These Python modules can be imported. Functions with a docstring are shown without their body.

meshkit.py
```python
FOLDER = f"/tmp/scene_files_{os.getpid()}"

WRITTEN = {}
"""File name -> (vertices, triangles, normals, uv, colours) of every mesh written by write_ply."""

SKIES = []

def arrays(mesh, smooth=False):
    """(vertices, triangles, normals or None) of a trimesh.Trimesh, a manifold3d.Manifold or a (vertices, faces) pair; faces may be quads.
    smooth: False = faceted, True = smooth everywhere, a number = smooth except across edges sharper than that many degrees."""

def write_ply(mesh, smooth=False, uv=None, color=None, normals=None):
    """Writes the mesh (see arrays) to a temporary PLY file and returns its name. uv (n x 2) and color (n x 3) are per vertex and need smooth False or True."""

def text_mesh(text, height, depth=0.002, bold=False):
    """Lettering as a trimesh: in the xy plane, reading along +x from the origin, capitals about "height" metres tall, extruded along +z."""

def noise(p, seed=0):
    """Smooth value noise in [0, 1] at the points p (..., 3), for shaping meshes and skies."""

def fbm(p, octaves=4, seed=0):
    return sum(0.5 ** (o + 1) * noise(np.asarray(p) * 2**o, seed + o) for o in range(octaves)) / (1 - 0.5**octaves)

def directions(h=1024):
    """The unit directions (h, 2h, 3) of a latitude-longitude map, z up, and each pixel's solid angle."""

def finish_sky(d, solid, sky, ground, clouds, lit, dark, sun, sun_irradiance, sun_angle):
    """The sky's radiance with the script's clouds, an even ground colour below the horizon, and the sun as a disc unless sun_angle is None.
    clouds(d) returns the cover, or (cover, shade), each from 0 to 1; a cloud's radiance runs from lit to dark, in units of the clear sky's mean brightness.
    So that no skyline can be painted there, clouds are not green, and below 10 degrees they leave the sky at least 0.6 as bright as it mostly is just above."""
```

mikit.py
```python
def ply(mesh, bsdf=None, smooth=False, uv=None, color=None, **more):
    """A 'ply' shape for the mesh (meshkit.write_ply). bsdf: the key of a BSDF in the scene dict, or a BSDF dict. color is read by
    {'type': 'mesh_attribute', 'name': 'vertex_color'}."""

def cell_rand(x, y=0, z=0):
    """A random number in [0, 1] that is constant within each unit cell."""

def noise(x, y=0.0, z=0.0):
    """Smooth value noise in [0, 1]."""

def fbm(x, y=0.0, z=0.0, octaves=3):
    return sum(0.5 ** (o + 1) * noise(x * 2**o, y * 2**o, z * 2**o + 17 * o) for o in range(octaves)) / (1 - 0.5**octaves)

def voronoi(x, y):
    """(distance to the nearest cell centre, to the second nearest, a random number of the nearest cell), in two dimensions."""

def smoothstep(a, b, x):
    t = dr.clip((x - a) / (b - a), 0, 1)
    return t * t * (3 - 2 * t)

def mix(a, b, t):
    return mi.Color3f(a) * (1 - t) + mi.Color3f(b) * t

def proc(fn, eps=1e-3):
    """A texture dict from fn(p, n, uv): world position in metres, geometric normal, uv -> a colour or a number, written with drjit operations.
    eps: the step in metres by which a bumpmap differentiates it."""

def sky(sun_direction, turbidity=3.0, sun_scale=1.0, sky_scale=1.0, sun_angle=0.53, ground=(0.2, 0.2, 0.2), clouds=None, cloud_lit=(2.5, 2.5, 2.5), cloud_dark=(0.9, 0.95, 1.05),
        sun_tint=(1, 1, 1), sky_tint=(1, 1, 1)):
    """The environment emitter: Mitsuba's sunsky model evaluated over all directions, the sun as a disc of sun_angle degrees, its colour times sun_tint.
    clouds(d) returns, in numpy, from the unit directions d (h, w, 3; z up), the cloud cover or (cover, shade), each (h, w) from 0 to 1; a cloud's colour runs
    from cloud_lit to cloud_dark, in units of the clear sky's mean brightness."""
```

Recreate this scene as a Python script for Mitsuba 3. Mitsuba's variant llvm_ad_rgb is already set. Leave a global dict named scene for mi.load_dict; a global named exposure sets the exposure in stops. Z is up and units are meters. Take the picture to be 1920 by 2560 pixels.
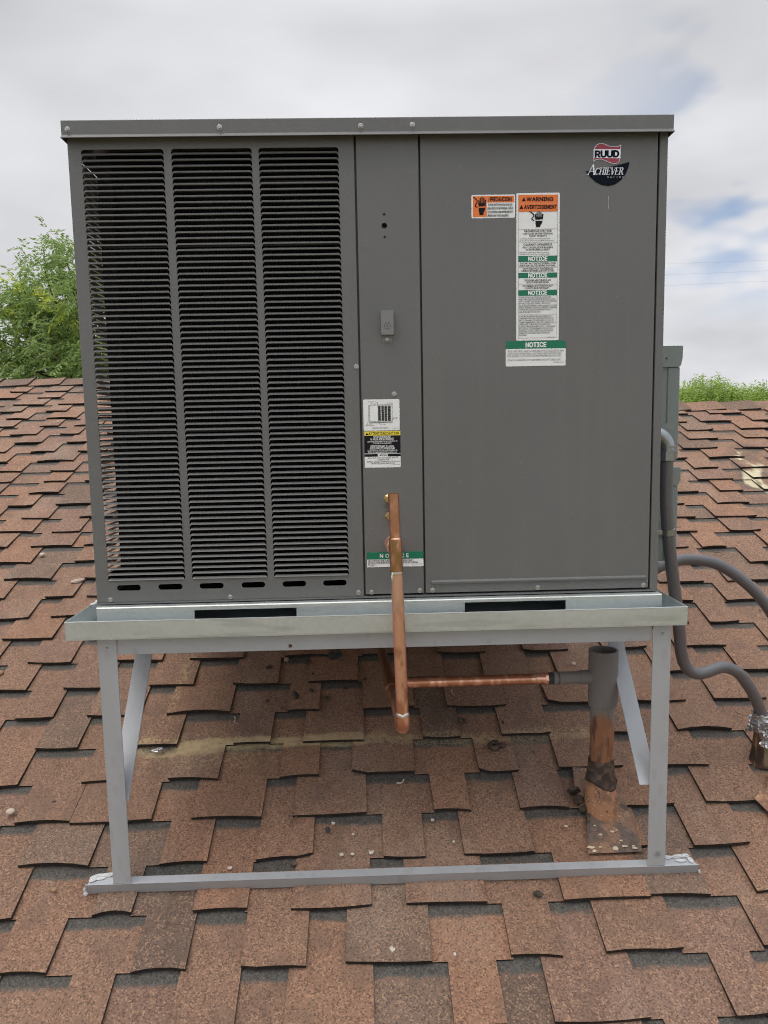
import math
import numpy as np
import trimesh
import drjit as dr
import mitsuba as mi
import mikit
import meshkit
from shapely.geometry import Polygon, box as sbox
from shapely import affinity
from mikit import noise, fbm, voronoi, cell_rand, smoothstep, mix

T = mi.ScalarTransform4f
rng = np.random.default_rng(7)
scene, labels = {}, {}

# ------------------------------------------------------------------ camera, sky, exposure
EYE = np.array([-0.02426, -1.57787, 0.36746])
FWD = np.array([0.02326427, 0.99277027, -0.11775382])
UP = np.array([0.02197213, 0.11724951, 0.9928594])
scene['camera'] = {'type': 'perspective', 'fov': 54.074, 'fov_axis': 'x', 'near_clip': 0.02, 'far_clip': 3000.0,
                   'to_world': T().look_at(origin=EYE.tolist(), target=(EYE + FWD).tolist(), up=UP.tolist())}


def sky_clouds(d):
    """Overcast deck with soft folds, brighter overhead, and a few blue openings low in the east (+x)."""
    el = np.clip(d[..., 2], 0.0, 1.0)
    deg = np.degrees(np.arcsin(el))
    q = np.stack([d[..., 0] / (el + 0.32), d[..., 1] / (el + 0.32), el * 1.5], -1)
    big = meshkit.fbm(q * np.array([1.25, 1.5, 1.0]) + 3.0, 4, 5)
    fine = meshkit.fbm(q * np.array([3.6, 5.0, 3.0]) + 11.0, 4, 9)
    az = np.degrees(np.arctan2(d[..., 0], d[..., 1]))
    hole = meshkit.fbm(np.stack([az * 0.11, deg * 0.27, el * 0], -1) + np.array([0.9, 0.35, 0.0]), 4, 21)
    wisp = meshkit.fbm(np.stack([az * 0.35, deg * 0.8, el * 0], -1) + 5.0, 3, 23)
    east = np.clip((az - 14.0) / 12.0, 0, 1) * np.clip((70.0 - az) / 20.0, 0, 1) * np.clip((deg - 6.0) / 5.0, 0, 1) * np.clip((27.0 - deg) / 9.0, 0, 1)
    cover = 1 - 0.74 * np.clip((hole - 0.535 + 0.16 * (wisp - 0.5)) / 0.13, 0, 1) * east
    lum = np.interp(deg, [0, 6, 13, 26, 34, 46, 65, 90], [2.02, 2.16, 2.22, 1.96, 2.75, 3.9, 5.0, 5.4])
    lum = lum * (1 + 0.62 * (big - 0.5) + 0.42 * (fine - 0.5))
    return cover, (6.5 - lum) / 5.5


scene['sky'] = mikit.sky([-0.28, -0.22, 0.93], turbidity=3, sun_scale=0.20, sun_angle=35, ground=(0.16, 0.13, 0.10),
                         clouds=sky_clouds, cloud_lit=(6.38, 6.42, 6.66), cloud_dark=(0.972, 0.98, 1.025))
labels['sky'] = {'kind': 'structure'}
exposure = 1.85

# ------------------------------------------------------------------ roof frame
TH, ZR = 0.363746, -0.621292
CT, ST = math.cos(TH), math.sin(TH)
EXPO, S0 = 0.12131, -0.21507


def roof_pt(u, s, h=0.0):
    u, s, h = np.broadcast_arrays(np.asarray(u, float), np.asarray(s, float), np.asarray(h, float))
    return np.stack([u, s * CT - h * ST, ZR + s * ST + h * CT], -1)


def roof_frame(u, s, h=0.0, rot=0.0):
    """Transform from a local frame (x across, y up the slope, z off the roof) to the world."""
    o = roof_pt(u, s, h)
    return T().translate(o.tolist()).rotate([1, 0, 0], math.degrees(TH)).rotate([0, 0, 1], rot)


# ------------------------------------------------------------------ mesh helpers
cat = trimesh.util.concatenate


def add(key, mesh, bsdf, smooth=False, **kw):
    scene[key] = mikit.ply(mesh, bsdf, smooth=smooth, **kw)
    return key


def tag(key, label=None, category=None, group=None, kind=None):
    labels[key] = {k: v for k, v in (('label', label), ('category', category), ('group', group), ('kind', kind)) if v}


def num(base, i):
    return base if i == 0 else f'{base}_{i:03d}'


def hull(pts):
    return trimesh.Trimesh(np.asarray(pts, float)).convex_hull


def box(x0, x1, y0, y1, z0, z1, c=0.0):
    if c <= 0:
        b = trimesh.creation.box((x1 - x0, y1 - y0, z1 - z0))
        b.apply_translation(((x0 + x1) / 2, (y0 + y1) / 2, (z0 + z1) / 2))
        return b
    pts = []
    for sx, x in ((1, x0), (-1, x1)):
        for sy, y in ((1, y0), (-1, y1)):
            for sz, z in ((1, z0), (-1, z1)):
                pts += [(x, y + sy * c, z + sz * c), (x + sx * c, y, z + sz * c), (x + sx * c, y + sy * c, z)]
    return hull(pts)


def extrude_xz(poly, y0, y1):
    """A polygon in the xz plane, given thickness from y0 to y1 (y0 nearer the viewer)."""
    parts = []
    for g in getattr(poly, 'geoms', [poly]):
        m = trimesh.creation.extrude_polygon(g, y1 - y0, engine='earcut')
        v = m.vertices.copy()
        m.vertices = np.stack([v[:, 0], y1 - v[:, 2], v[:, 1]], -1)
        parts.append(m)
    return cat(parts)


def catmull(pts, n=8):
    P = np.asarray(pts, float)
    P = np.vstack([2 * P[0] - P[1], P, 2 * P[-1] - P[-2]])
    out = []
    for i in range(1, len(P) - 2):
        for t in np.linspace(0, 1, n, endpoint=False):
            a, b, c, d = P[i - 1:i + 3]
            out.append(0.5 * (2 * b + (c - a) * t + (2 * a - 5 * b + 4 * c - d) * t * t + (3 * b - a - 3 * c + d) * t ** 3))
    out.append(P[-2])
    return np.array(out)


def tube(path, r, n=20, inner=None, caps=True):
    """A tube along the path; r a number or one per point; inner: radius of a bore that is open at both ends."""
    P = np.asarray(path, float)
    r = np.broadcast_to(np.asarray(r, float), len(P))
    tang = np.gradient(P, axis=0)
    tang /= np.linalg.norm(tang, axis=1, keepdims=True)
    ref = np.array([0, 0, 1.0]) if abs(tang[0][2]) < 0.9 else np.array([1.0, 0, 0])
    a = np.cross(tang[0], ref)
    ring = np.arange(n) * 2 * math.pi / n
    rings, frames = [], []
    for p, t, rad in zip(P, tang, r):
        a = a - t * (a @ t)
        a /= np.linalg.norm(a)
        b = np.cross(t, a)
        frames.append((a, b))
        rings.append(p + rad * (np.cos(ring)[:, None] * a + np.sin(ring)[:, None] * b))
    v = np.vstack(rings)
    i = np.arange(n)
    f = []
    for k in range(len(P) - 1):
        o = k * n
        q = np.stack([o + i, o + (i + 1) % n, o + n + (i + 1) % n, o + n + i], 1)
        f += [q[:, [0, 1, 2]], q[:, [0, 2, 3]]]
    if inner is None:
        if caps:
            for k, flip in ((0, True), (len(P) - 1, False)):
                v = np.vstack([v, rings[k], P[k]])
                o = len(v) - n - 1
                c = np.stack([o + i, o + (i + 1) % n, np.full(n, o + n)], 1)
                f.append(c[:, ::-1] if flip else c)
        return trimesh.Trimesh(v, np.vstack(f), process=False)
    m = trimesh.Trimesh(v, np.vstack(f), process=False)
    inn = tube(P, inner, n, caps=False)
    inn.invert()
    ends = []
    for k, flip in ((0, False), (len(P) - 1, True)):
        o_, i_ = rings[k], inn.vertices[k * n:(k + 1) * n]
        vv = np.vstack([o_, i_])
        q = np.stack([i, i + n, (i + 1) % n + n, (i + 1) % n], 1)
        q = q[:, ::-1] if flip else q
        ends.append(trimesh.Trimesh(vv, np.vstack([q[:, [0, 1, 2]], q[:, [0, 2, 3]]]), process=False))
    return cat([m, inn] + ends)


def lathe(profile, n=32):
    return trimesh.creation.revolve(np.asarray(profile, float), sections=n)


def blob(rx, ry, rz, seed, rough=0.3, freq=1.5, sub=3):
    m = trimesh.creation.icosphere(sub)
    v = np.array(m.vertices)
    k = 1 + rough * 2 * (meshkit.fbm(v * freq + seed * 7.3, 3, seed) - 0.5)
    m.vertices = v * k[:, None] * np.array([rx, ry, rz])
    return m


def moved(m, x=0, y=0, z=0):
    m = m.copy()
    m.apply_translation((x, y, z))
    return m


def xf(m, t):
    m = m.copy()
    m.apply_transform(np.array(t.matrix, float))
    return m


def spin(m, axis, deg):
    m = m.copy()
    m.apply_transform(trimesh.transformations.rotation_matrix(math.radians(deg), axis))
    return m


# ------------------------------------------------------------------ lettering (one glyph at a time, kept)
GLYPH = {}


def glyph(ch, bold):
    if (ch, bold) not in GLYPH:
        m = meshkit.text_mesh(ch, 1.0, 0.01, bold)
        v, f = np.array(m.vertices), np.array(m.faces)
        keep = np.abs(np.array(m.face_normals)[:, 2]) > 0.5          # flat print: front and back only
        keep &= np.array(m.face_normals)[:, 2] > 0
        f = f[keep]
        used = np.unique(f)
        remap = np.zeros(len(v), int)
        remap[used] = np.arange(len(used))
        v = v[used]
        x0, x1 = v[:, 0].min(), v[:, 0].max()
        GLYPH[(ch, bold)] = (v[:, :2] - [x0, 0], remap[f], x1 - x0)
    return GLYPH[(ch, bold)]


def line_width(text, h, bold, track=0.12):
    w = 0.0
    for ch in text:
        w += (0.34 if ch == ' ' else glyph(ch, bold)[2] + track)
    return w * h


def text(s, x, z, h, y=-0.0009, bold=True, align='c', width=None, track=0.12, slant=0.0):
    """Flat lettering facing -y, baseline z; width squeezes or stretches the line to that many metres."""
    w = line_width(s, h, bold, track)
    k = 1.0 if width is None else width / w
    w *= k
    cx = x - w / 2 if align == 'c' else (x - w if align == 'r' else x)
    vs, fs, n = [], [], 0
    for ch in s:
        if ch == ' ':
            cx += 0.34 * h * k
            continue
        v, f, gw = glyph(ch, bold)
        vs.append(np.stack([cx + v[:, 0] * h * k + slant * v[:, 1] * h, np.full(len(v), y), z + v[:, 1] * h], -1))
        fs.append(f + n)
        n += len(v)
        cx += (gw + track) * h * k
    return trimesh.Trimesh(np.vstack(vs), np.vstack(fs), process=False)


def heavy(m, d):
    """The same print with strokes widened by d."""
    return cat([moved(m, dx, 0.00003 * k, dz) for k, (dx, dz) in enumerate(((0, 0), (d, 0), (-d, 0), (0, d), (0, -d)))])


def patch(x0, x1, z0, z1, y, r=0.0, th=0.0002):
    p = sbox(x0, z0, x1, z1)
    if r:
        p = p.buffer(-r).buffer(r, quad_segs=6)
    return extrude_xz(p, y, y + th)


def poly_patch(pts, y, th=0.0002):
    return extrude_xz(Polygon(pts).buffer(0), y, y + th)


# ------------------------------------------------------------------ materials
def principled(color, rough=0.5, metallic=0.0, **kw):
    c = {'type': 'rgb', 'value': list(color)} if isinstance(color, (list, tuple)) else color
    r = rough if isinstance(rough, dict) else float(rough)
    return {'type': 'twosided', 'b': {'type': 'principled', 'base_color': c, 'roughness': r, 'metallic': float(metallic), **kw}}


def diffuse(color):
    return {'type': 'twosided', 'b': {'type': 'diffuse', 'reflectance': {'type': 'rgb', 'value': list(color)}}}


SHADES = [(0.250, 0.144, 0.097), (0.222, 0.137, 0.098), (0.182, 0.127, 0.098), (0.208, 0.131, 0.099), (0.145, 0.101, 0.080), (0.236, 0.141, 0.098)]


def shingle_color(p, n, uv):
    u = p.x
    s = p.y * CT + (p.z - ZR) * ST
    tone = dr.floor(uv.x / 10.0)
    down = uv.y
    base = mi.Color3f(0.0)
    for i, c in enumerate(SHADES):
        base = dr.select(dr.abs(tone - i) < 0.5, mi.Color3f(*c), base)
    # the blend of granules drifts slowly along a strip
    drift = fbm(u * 7.0, s * 7.0, tone * 3.1, 3) * 0.7 + 0.3 * fbm(u * 2.3, s * 2.3, 9.0, 2)
    base = base * (0.84 + 0.34 * drift)
    d1, d2, w = voronoi(u / 0.0029, s / 0.0029)
    light = smoothstep(0.83, 0.93, w)
    darkg = 1 - smoothstep(0.16, 0.26, w)
    base = base * (0.88 + 0.24 * w)
    base = mix(base, mi.Color3f(0.42, 0.27, 0.17), light * 0.5)
    base = mix(base, mi.Color3f(0.055, 0.040, 0.034), darkg * 0.45)
    coarse = cell_rand(dr.floor(u / 0.0075), dr.floor(s / 0.0075), 5)
    base = base * (0.93 + 0.14 * coarse)
    worn = smoothstep(0.58, 0.70, fbm(u * 19.0, s * 13.0, 21.0, 4)) * smoothstep(0.35, 0.6, w)
    base = mix(base, mi.Color3f(0.115, 0.088, 0.074), worn * 0.42)
    chalk = smoothstep(0.60, 0.74, fbm(u * 8.0, s * 3.2, 31.0, 4)) * smoothstep(0.3, 0.7, cell_rand(dr.floor(u / 0.003), dr.floor(s / 0.003), 9))
    base = mix(base, mi.Color3f(0.34, 0.27, 0.22), chalk * 0.30)
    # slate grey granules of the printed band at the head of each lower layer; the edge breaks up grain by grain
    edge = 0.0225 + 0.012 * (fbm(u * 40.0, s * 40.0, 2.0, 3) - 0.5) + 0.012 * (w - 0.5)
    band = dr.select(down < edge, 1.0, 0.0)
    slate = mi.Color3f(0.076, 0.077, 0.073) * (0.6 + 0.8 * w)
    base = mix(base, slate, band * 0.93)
    # pale straw overspray lying along one butt line and in a streak above it
    ragged = fbm(u * 11.0, s * 34.0, 7.0, 4)
    lump = fbm(u * 6.0, s * 9.0, 12.0, 3)
    fine = fbm(u * 90.0, s * 90.0, 8.0, 2)
    off = s - 0.394 + 0.006 * dr.sin(u * 8.0)
    a = 1 - smoothstep(0.010, 0.034, dr.abs(off) + 0.034 * (ragged - 0.5) + 0.03 * (lump - 0.5))
    a = a * smoothstep(-0.70, -0.64, u) * (1 - smoothstep(0.58, 0.66, u)) * (0.45 + 0.55 * (1 - smoothstep(-0.20, 0.10, u))) * smoothstep(0.25, 0.5, lump + 0.12)
    b = 1 - smoothstep(0.005, 0.024, dr.abs(u + 0.590 - 0.06 * (s - 0.6)) + 0.02 * (fbm(u * 14, s * 14, 3.0, 3) - 0.5))
    b = b * smoothstep(0.42, 0.5, s) * (1 - smoothstep(0.72, 0.84, s)) * 0.34 * smoothstep(0.30, 0.60, fine)
    wide = (1 - smoothstep(0.02, 0.085, dr.abs(off + 0.015) + 0.10 * (lump - 0.5))) * smoothstep(-0.70, -0.60, u) * (1 - smoothstep(-0.25, 0.05, u)) * 0.45 * smoothstep(0.45, 0.6, fine)
    blot = 1 - smoothstep(0.012, 0.055, dr.sqrt(dr.square(u + 0.03) + dr.square((s - 0.40) * 1.3)) + 0.03 * (ragged - 0.5))
    spray = dr.maximum(dr.maximum(dr.maximum(a * 0.80, b), wide * 0.6), blot * 0.35) * (0.62 + 0.65 * fine)
    spray = spray * smoothstep(0.25, 0.75, spray * 0.9 + 0.75 * w)
    base = mix(base, mi.Color3f(0.50, 0.40, 0.235), dr.clip(spray, 0, 1))
    # thick pale splash below the white vent
    cxy = dr.abs(u - (1.795 + 0.14 * (s - 2.0) + 0.02 * dr.sin(s * 22))) + 0.10 * (fbm(u * 12, s * 7, 4.0, 4) - 0.5) * 1.6
    pale = (1 - smoothstep(0.030, 0.062, cxy)) * smoothstep(0.30, 0.42, fbm(u * 26, s * 12, 15.0, 3)) * smoothstep(1.74, 1.80, s) * (1 - smoothstep(2.26, 2.33, s))
    soot = (1 - smoothstep(0.06, 0.12, cxy)) * smoothstep(1.66, 1.80, s) * (1 - smoothstep(2.30, 2.42, s))
    base = mix(base, mi.Color3f(0.09, 0.08, 0.07), soot * 0.55 * smoothstep(0.35, 0.6, fbm(u * 20, s * 20, 6.0, 3)))
    base = mix(base, mi.Color3f(0.50, 0.46, 0.32), pale * 0.95)
    # cut edges: bare asphalt with a little grit
    cut = mi.Color3f(0.028, 0.022, 0.019) * (0.6 + 1.1 * fbm(u * 60, s * 60, p.z * 60, 2))
    base = mix(base, cut, dr.select(down > 4.0, 1.0, 0.0))
    return dr.clip(base, 0.008, 0.8)


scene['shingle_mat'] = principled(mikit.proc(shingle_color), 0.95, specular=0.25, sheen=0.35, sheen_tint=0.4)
scene['deck_mat'] = diffuse((0.16, 0.11, 0.08))


def paint_color(p, n, uv):
    f = fbm(p.x * 5, p.y * 5, p.z * 5, 3)
    g = fbm(p.x * 260, p.y * 260, p.z * 260, 2)
    streak = smoothstep(0.56, 0.74, fbm(p.x * 55 + p.y * 55, p.z * 2.2, 4.0, 3))
    c = mi.Color3f(0.136, 0.141, 0.144) * (0.95 + 0.10 * f) * (0.96 + 0.08 * g)
    c = mix(c, mi.Color3f(0.19, 0.18, 0.165), streak * 0.10)
    d1, d2, w = voronoi((p.x + p.y) / 0.045, p.z / 0.045)
    fleck = dr.select((d1 < 0.028 * w), 1.0, 0.0)
    return mix(c, mi.Color3f(0.30, 0.29, 0.27), fleck * 0.55)


def paint_rough(p, n, uv):
    return 0.33 + 0.14 * fbm(p.x * 9 + p.y * 9, p.z * 6, 2.0, 3)


def panel_wave(p, n, uv):
    return fbm(p.x * 4.0 + p.y * 4.0, p.z * 3.0, 6.0, 2) + 0.012 * fbm(p.x * 300, p.y * 300, p.z * 300, 2)


scene['unit_paint'] = {'type': 'twosided', 'b': {'type': 'bumpmap', 'arbitrary': mikit.proc(panel_wave, 2e-3), 'scale': 0.0035,
                       'nested': {'type': 'principled', 'base_color': mikit.proc(paint_color), 'roughness': mikit.proc(paint_rough), 'specular': 0.5}}}
scene['slat_paint'] = principled((0.136, 0.141, 0.144), 0.33, specular=0.5)


scene['coil_mat'] = principled((0.05, 0.05, 0.053), 0.6, specular=0.15)


def galv_color(p, n, uv):
    d1, d2, w = voronoi((p.x + 0.3 * p.y) / 0.007, (p.z + p.y) / 0.007)
    f = fbm(p.x * 5, p.y * 9, p.z * 30, 4)
    st = smoothstep(0.54, 0.70, fbm(p.x * 10, p.y * 14, p.z * 60, 4))
    c = mi.Color3f(0.60, 0.648, 0.655) * (0.90 + 0.06 * w + 0.14 * f)
    return mix(c, mi.Color3f(0.44, 0.475, 0.47), st * 0.5)


def galv_rough(p, n, uv):
    d1, d2, w = voronoi((p.x + 0.3 * p.y) / 0.007, (p.z + p.y) / 0.007)
    return 0.34 + 0.05 * w + 0.12 * fbm(p.x * 5, p.y * 9, p.z * 30, 3)


scene['galvanised'] = principled(mikit.proc(galv_color), mikit.proc(galv_rough), 0.75)


def steel_color(p, n, uv):
    f = fbm(p.x * 22, p.y * 22, p.z * 5, 4)
    spot = 1 - smoothstep(0.004, 0.014, dr.sqrt(dr.square(p.x - 0.597) + dr.square(p.z + 0.583)) + 0.004 * fbm(p.x * 300, p.z * 300, 0, 2))
    rub = smoothstep(0.70, 0.80, noise(p.x * 70, p.y * 60, p.z * 30))
    c = mi.Color3f(0.40, 0.43, 0.465) * (0.93 + 0.14 * f)
    c = mix(c, mi.Color3f(0.30, 0.30, 0.30), rub * 0.22)
    return mix(c, mi.Color3f(0.12, 0.13, 0.15), spot * 0.6)


scene['mill_steel'] = principled(mikit.proc(steel_color), 0.45, 0.25, specular=0.5)
scene['zinc'] = principled((0.34, 0.37, 0.39), 0.25, 0.97)
scene['screw_zinc'] = principled((0.44, 0.44, 0.43), 0.32, 0.85)
scene['brass'] = principled((0.78, 0.55, 0.22), 0.28, 0.95)
scene['solder'] = principled((0.76, 0.75, 0.72), 0.22, 0.95)


def copper_color(p, n, uv):
    f = fbm(p.x * 60, p.y * 22, p.z * 22, 4)
    g = smoothstep(0.50, 0.66, fbm(p.x * 110, p.y * 80, p.z * 30, 3))
    c = mix(mi.Color3f(0.86, 0.50, 0.38), mi.Color3f(0.55, 0.27, 0.17), smoothstep(0.40, 0.62, f))
    # flux stains run on the sweated joint
    j = smoothstep(0.055, 0.075, p.z) * (1 - smoothstep(0.13, 0.15, p.z)) * dr.select(p.y < -0.05, 1.0, 0.0)
    c = mix(c, mi.Color3f(0.36, 0.23, 0.09), j * g * 0.85)
    pink = smoothstep(-0.05, 0.03, p.z) * (1 - smoothstep(0.060, 0.075, p.z)) * dr.select(p.y < -0.05, 1.0, 0.0)
    return mix(c, mi.Color3f(0.90, 0.60, 0.50), pink * 0.7 * smoothstep(0.3, 0.6, f + 0.15))


def copper_rough(p, n, uv):
    return 0.16 + 0.26 * fbm(p.x * 60, p.y * 22, p.z * 22, 3)


scene['copper'] = principled(mikit.proc(copper_color), mikit.proc(copper_rough), 0.9)
scene['old_copper'] = principled((0.42, 0.19, 0.11), 0.32, 0.9)
scene['pvc_grey'] = principled((0.19, 0.185, 0.185), 0.6, specular=0.3)
scene['conduit_mat'] = principled((0.095, 0.095, 0.108), 0.27, specular=0.8)
scene['box_grey'] = principled((0.205, 0.245, 0.24), 0.42, specular=0.5)
scene['box_dark'] = diffuse((0.03, 0.035, 0.035))


def stack_color(p, n, uv):
    ang = dr.atan2(p.x - 0.5315, 0.148 - p.y)
    f = fbm(ang * 2.0 + 9.0, p.z * 14, 2.0, 4)
    c = mix(mi.Color3f(0.27, 0.125, 0.066), mi.Color3f(0.12, 0.066, 0.044), smoothstep(0.42, 0.66, f))
    c = mix(c, mi.Color3f(0.31, 0.165, 0.095), smoothstep(0.5, 0.7, fbm(ang * 5, p.z * 40, 5.0, 3)) * 0.5)
    grain = fbm(ang * 40, p.z * 400, 1.0, 2)
    edge = p.z + 0.332 + 0.022 * dr.minimum(dr.square(ang + 0.3), 2.0) - 0.02 * (f - 0.5) + 0.03 * (grain - 0.5)
    return mix(c, mi.Color3f(0.21, 0.205, 0.20), smoothstep(-0.006, 0.014, edge))


scene['stack_mat'] = principled(mikit.proc(stack_color), 0.55, specular=0.35)


def boot_color(p, n, uv):
    f = fbm(p.x * 40, p.y * 40, p.z * 25, 4)
    c = mix(mi.Color3f(0.36, 0.185, 0.105), mi.Color3f(0.20, 0.11, 0.07), smoothstep(0.42, 0.62, f))
    sc = smoothstep(0.60, 0.66, fbm(p.x * 70, p.y * 70, p.z * 50, 4)) * smoothstep(0.5, 0.6, fbm(p.x * 260, p.y * 260, p.z * 260, 2))
    c = mix(c, mi.Color3f(0.05, 0.036, 0.03), sc * 0.8)
    fl = smoothstep(0.80, 0.84, noise(p.x * 210 + 5, p.y * 210, p.z * 210))
    return mix(c, mi.Color3f(0.5, 0.42, 0.33), fl * 0.8)


scene['boot_mat'] = principled(mikit.proc(boot_color), 0.6, specular=0.3)


def rust_color(p, n, uv):
    f = fbm(p.x * 55, p.y * 55, p.z * 18, 4)
    c = mix(mi.Color3f(0.15, 0.075, 0.048), mi.Color3f(0.055, 0.038, 0.032), smoothstep(0.40, 0.6, f))
    return mix(c, mi.Color3f(0.24, 0.20, 0.13), smoothstep(0.60, 0.68, fbm(p.x * 80 + 3, p.y * 80, p.z * 8, 3)) * 0.7)


scene['rust_mat'] = principled(mikit.proc(rust_color), 0.85, specular=0.15)


def sheet_color(p, n, uv):
    s = p.y * CT + (p.z - ZR) * ST
    d1, d2, w = voronoi(p.x / 0.014, s / 0.014)
    f = fbm(p.x * 30, s * 30, 1.0, 4)
    c = mix(mi.Color3f(0.15, 0.115, 0.095), mi.Color3f(0.25, 0.15, 0.10), smoothstep(0.45, 0.62, f))
    c = c * (0.75 + 0.4 * w)
    return mix(c, mi.Color3f(0.035, 0.03, 0.028), (1 - smoothstep(0.02, 0.07, d2 - d1)) * 0.7)


scene['flashing_mat'] = principled(mikit.proc(sheet_color), 0.6, specular=0.3)


def tar_color(p, n, uv):
    f = fbm(p.x * 60, p.y * 60, p.z * 60, 3)
    return mix(mi.Color3f(0.045, 0.034, 0.028), mi.Color3f(0.12, 0.082, 0.060), smoothstep(0.45, 0.7, f))


scene['tar'] = principled(mikit.proc(tar_color), 0.5, specular=0.4)
scene['paint_flake'] = diffuse((0.58, 0.50, 0.38))
scene['foil'] = principled((0.42, 0.43, 0.45), 0.24, 0.95)
scene['caulk'] = principled((0.52, 0.54, 0.56), 0.4, specular=0.4)
scene['white_chip'] = diffuse((0.50, 0.47, 0.43))
scene['stone'] = diffuse((0.50, 0.43, 0.37))
scene['tan_stone'] = diffuse((0.33, 0.22, 0.14))
scene['twig_mat'] = diffuse((0.16, 0.12, 0.09))
scene['straw_mat'] = diffuse((0.52, 0.46, 0.36))
scene['white_plastic'] = principled((0.62, 0.63, 0.64), 0.4)
scene['lbl_white'] = principled((0.80, 0.835, 0.86), 0.35, specular=0.5)
scene['lbl_black'] = principled((0.010, 0.010, 0.014), 0.6, specular=0.15)
scene['lbl_grey'] = principled((0.05, 0.055, 0.06), 0.6, specular=0.15)
scene['lbl_orange'] = principled((0.78, 0.19, 0.035), 0.35, specular=0.5)
scene['lbl_green'] = principled((0.004, 0.165, 0.095), 0.35, specular=0.5)
scene['lbl_yellow'] = principled((0.80, 0.66, 0.06), 0.35, specular=0.5)
scene['badge_red'] = principled((0.33, 0.035, 0.06), 0.25, 0.2, clearcoat=0.8)
scene['badge_navy'] = principled((0.004, 0.007, 0.015), 0.6, specular=0.1)
scene['cover_grey'] = principled((0.20, 0.205, 0.21), 0.4, specular=0.5)
scene['badge_chrome'] = principled((0.75, 0.76, 0.78), 0.22, 0.9)
scene['bark'] = diffuse((0.11, 0.085, 0.065))


def leaf(c, trans):
    return {'type': 'principledthin', 'base_color': c, 'roughness': 0.6, 'diff_trans': trans, 'spec_trans': 0.0, 'eta': 1.4}


def tree_leaf(p, n, uv):
    return mix(mi.Color3f(0.30, 0.42, 0.16), mi.Color3f(0.62, 0.70, 0.12), smoothstep(0.45, 0.95, uv.x)) * (0.75 + 0.5 * uv.y)


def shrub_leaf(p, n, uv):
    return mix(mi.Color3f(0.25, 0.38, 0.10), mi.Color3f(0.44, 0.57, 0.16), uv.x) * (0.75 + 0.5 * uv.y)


scene['tree_leaf'] = leaf(mikit.proc(tree_leaf), 0.9)
scene['shrub_leaf'] = leaf(mikit.proc(shrub_leaf), 0.9)


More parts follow.
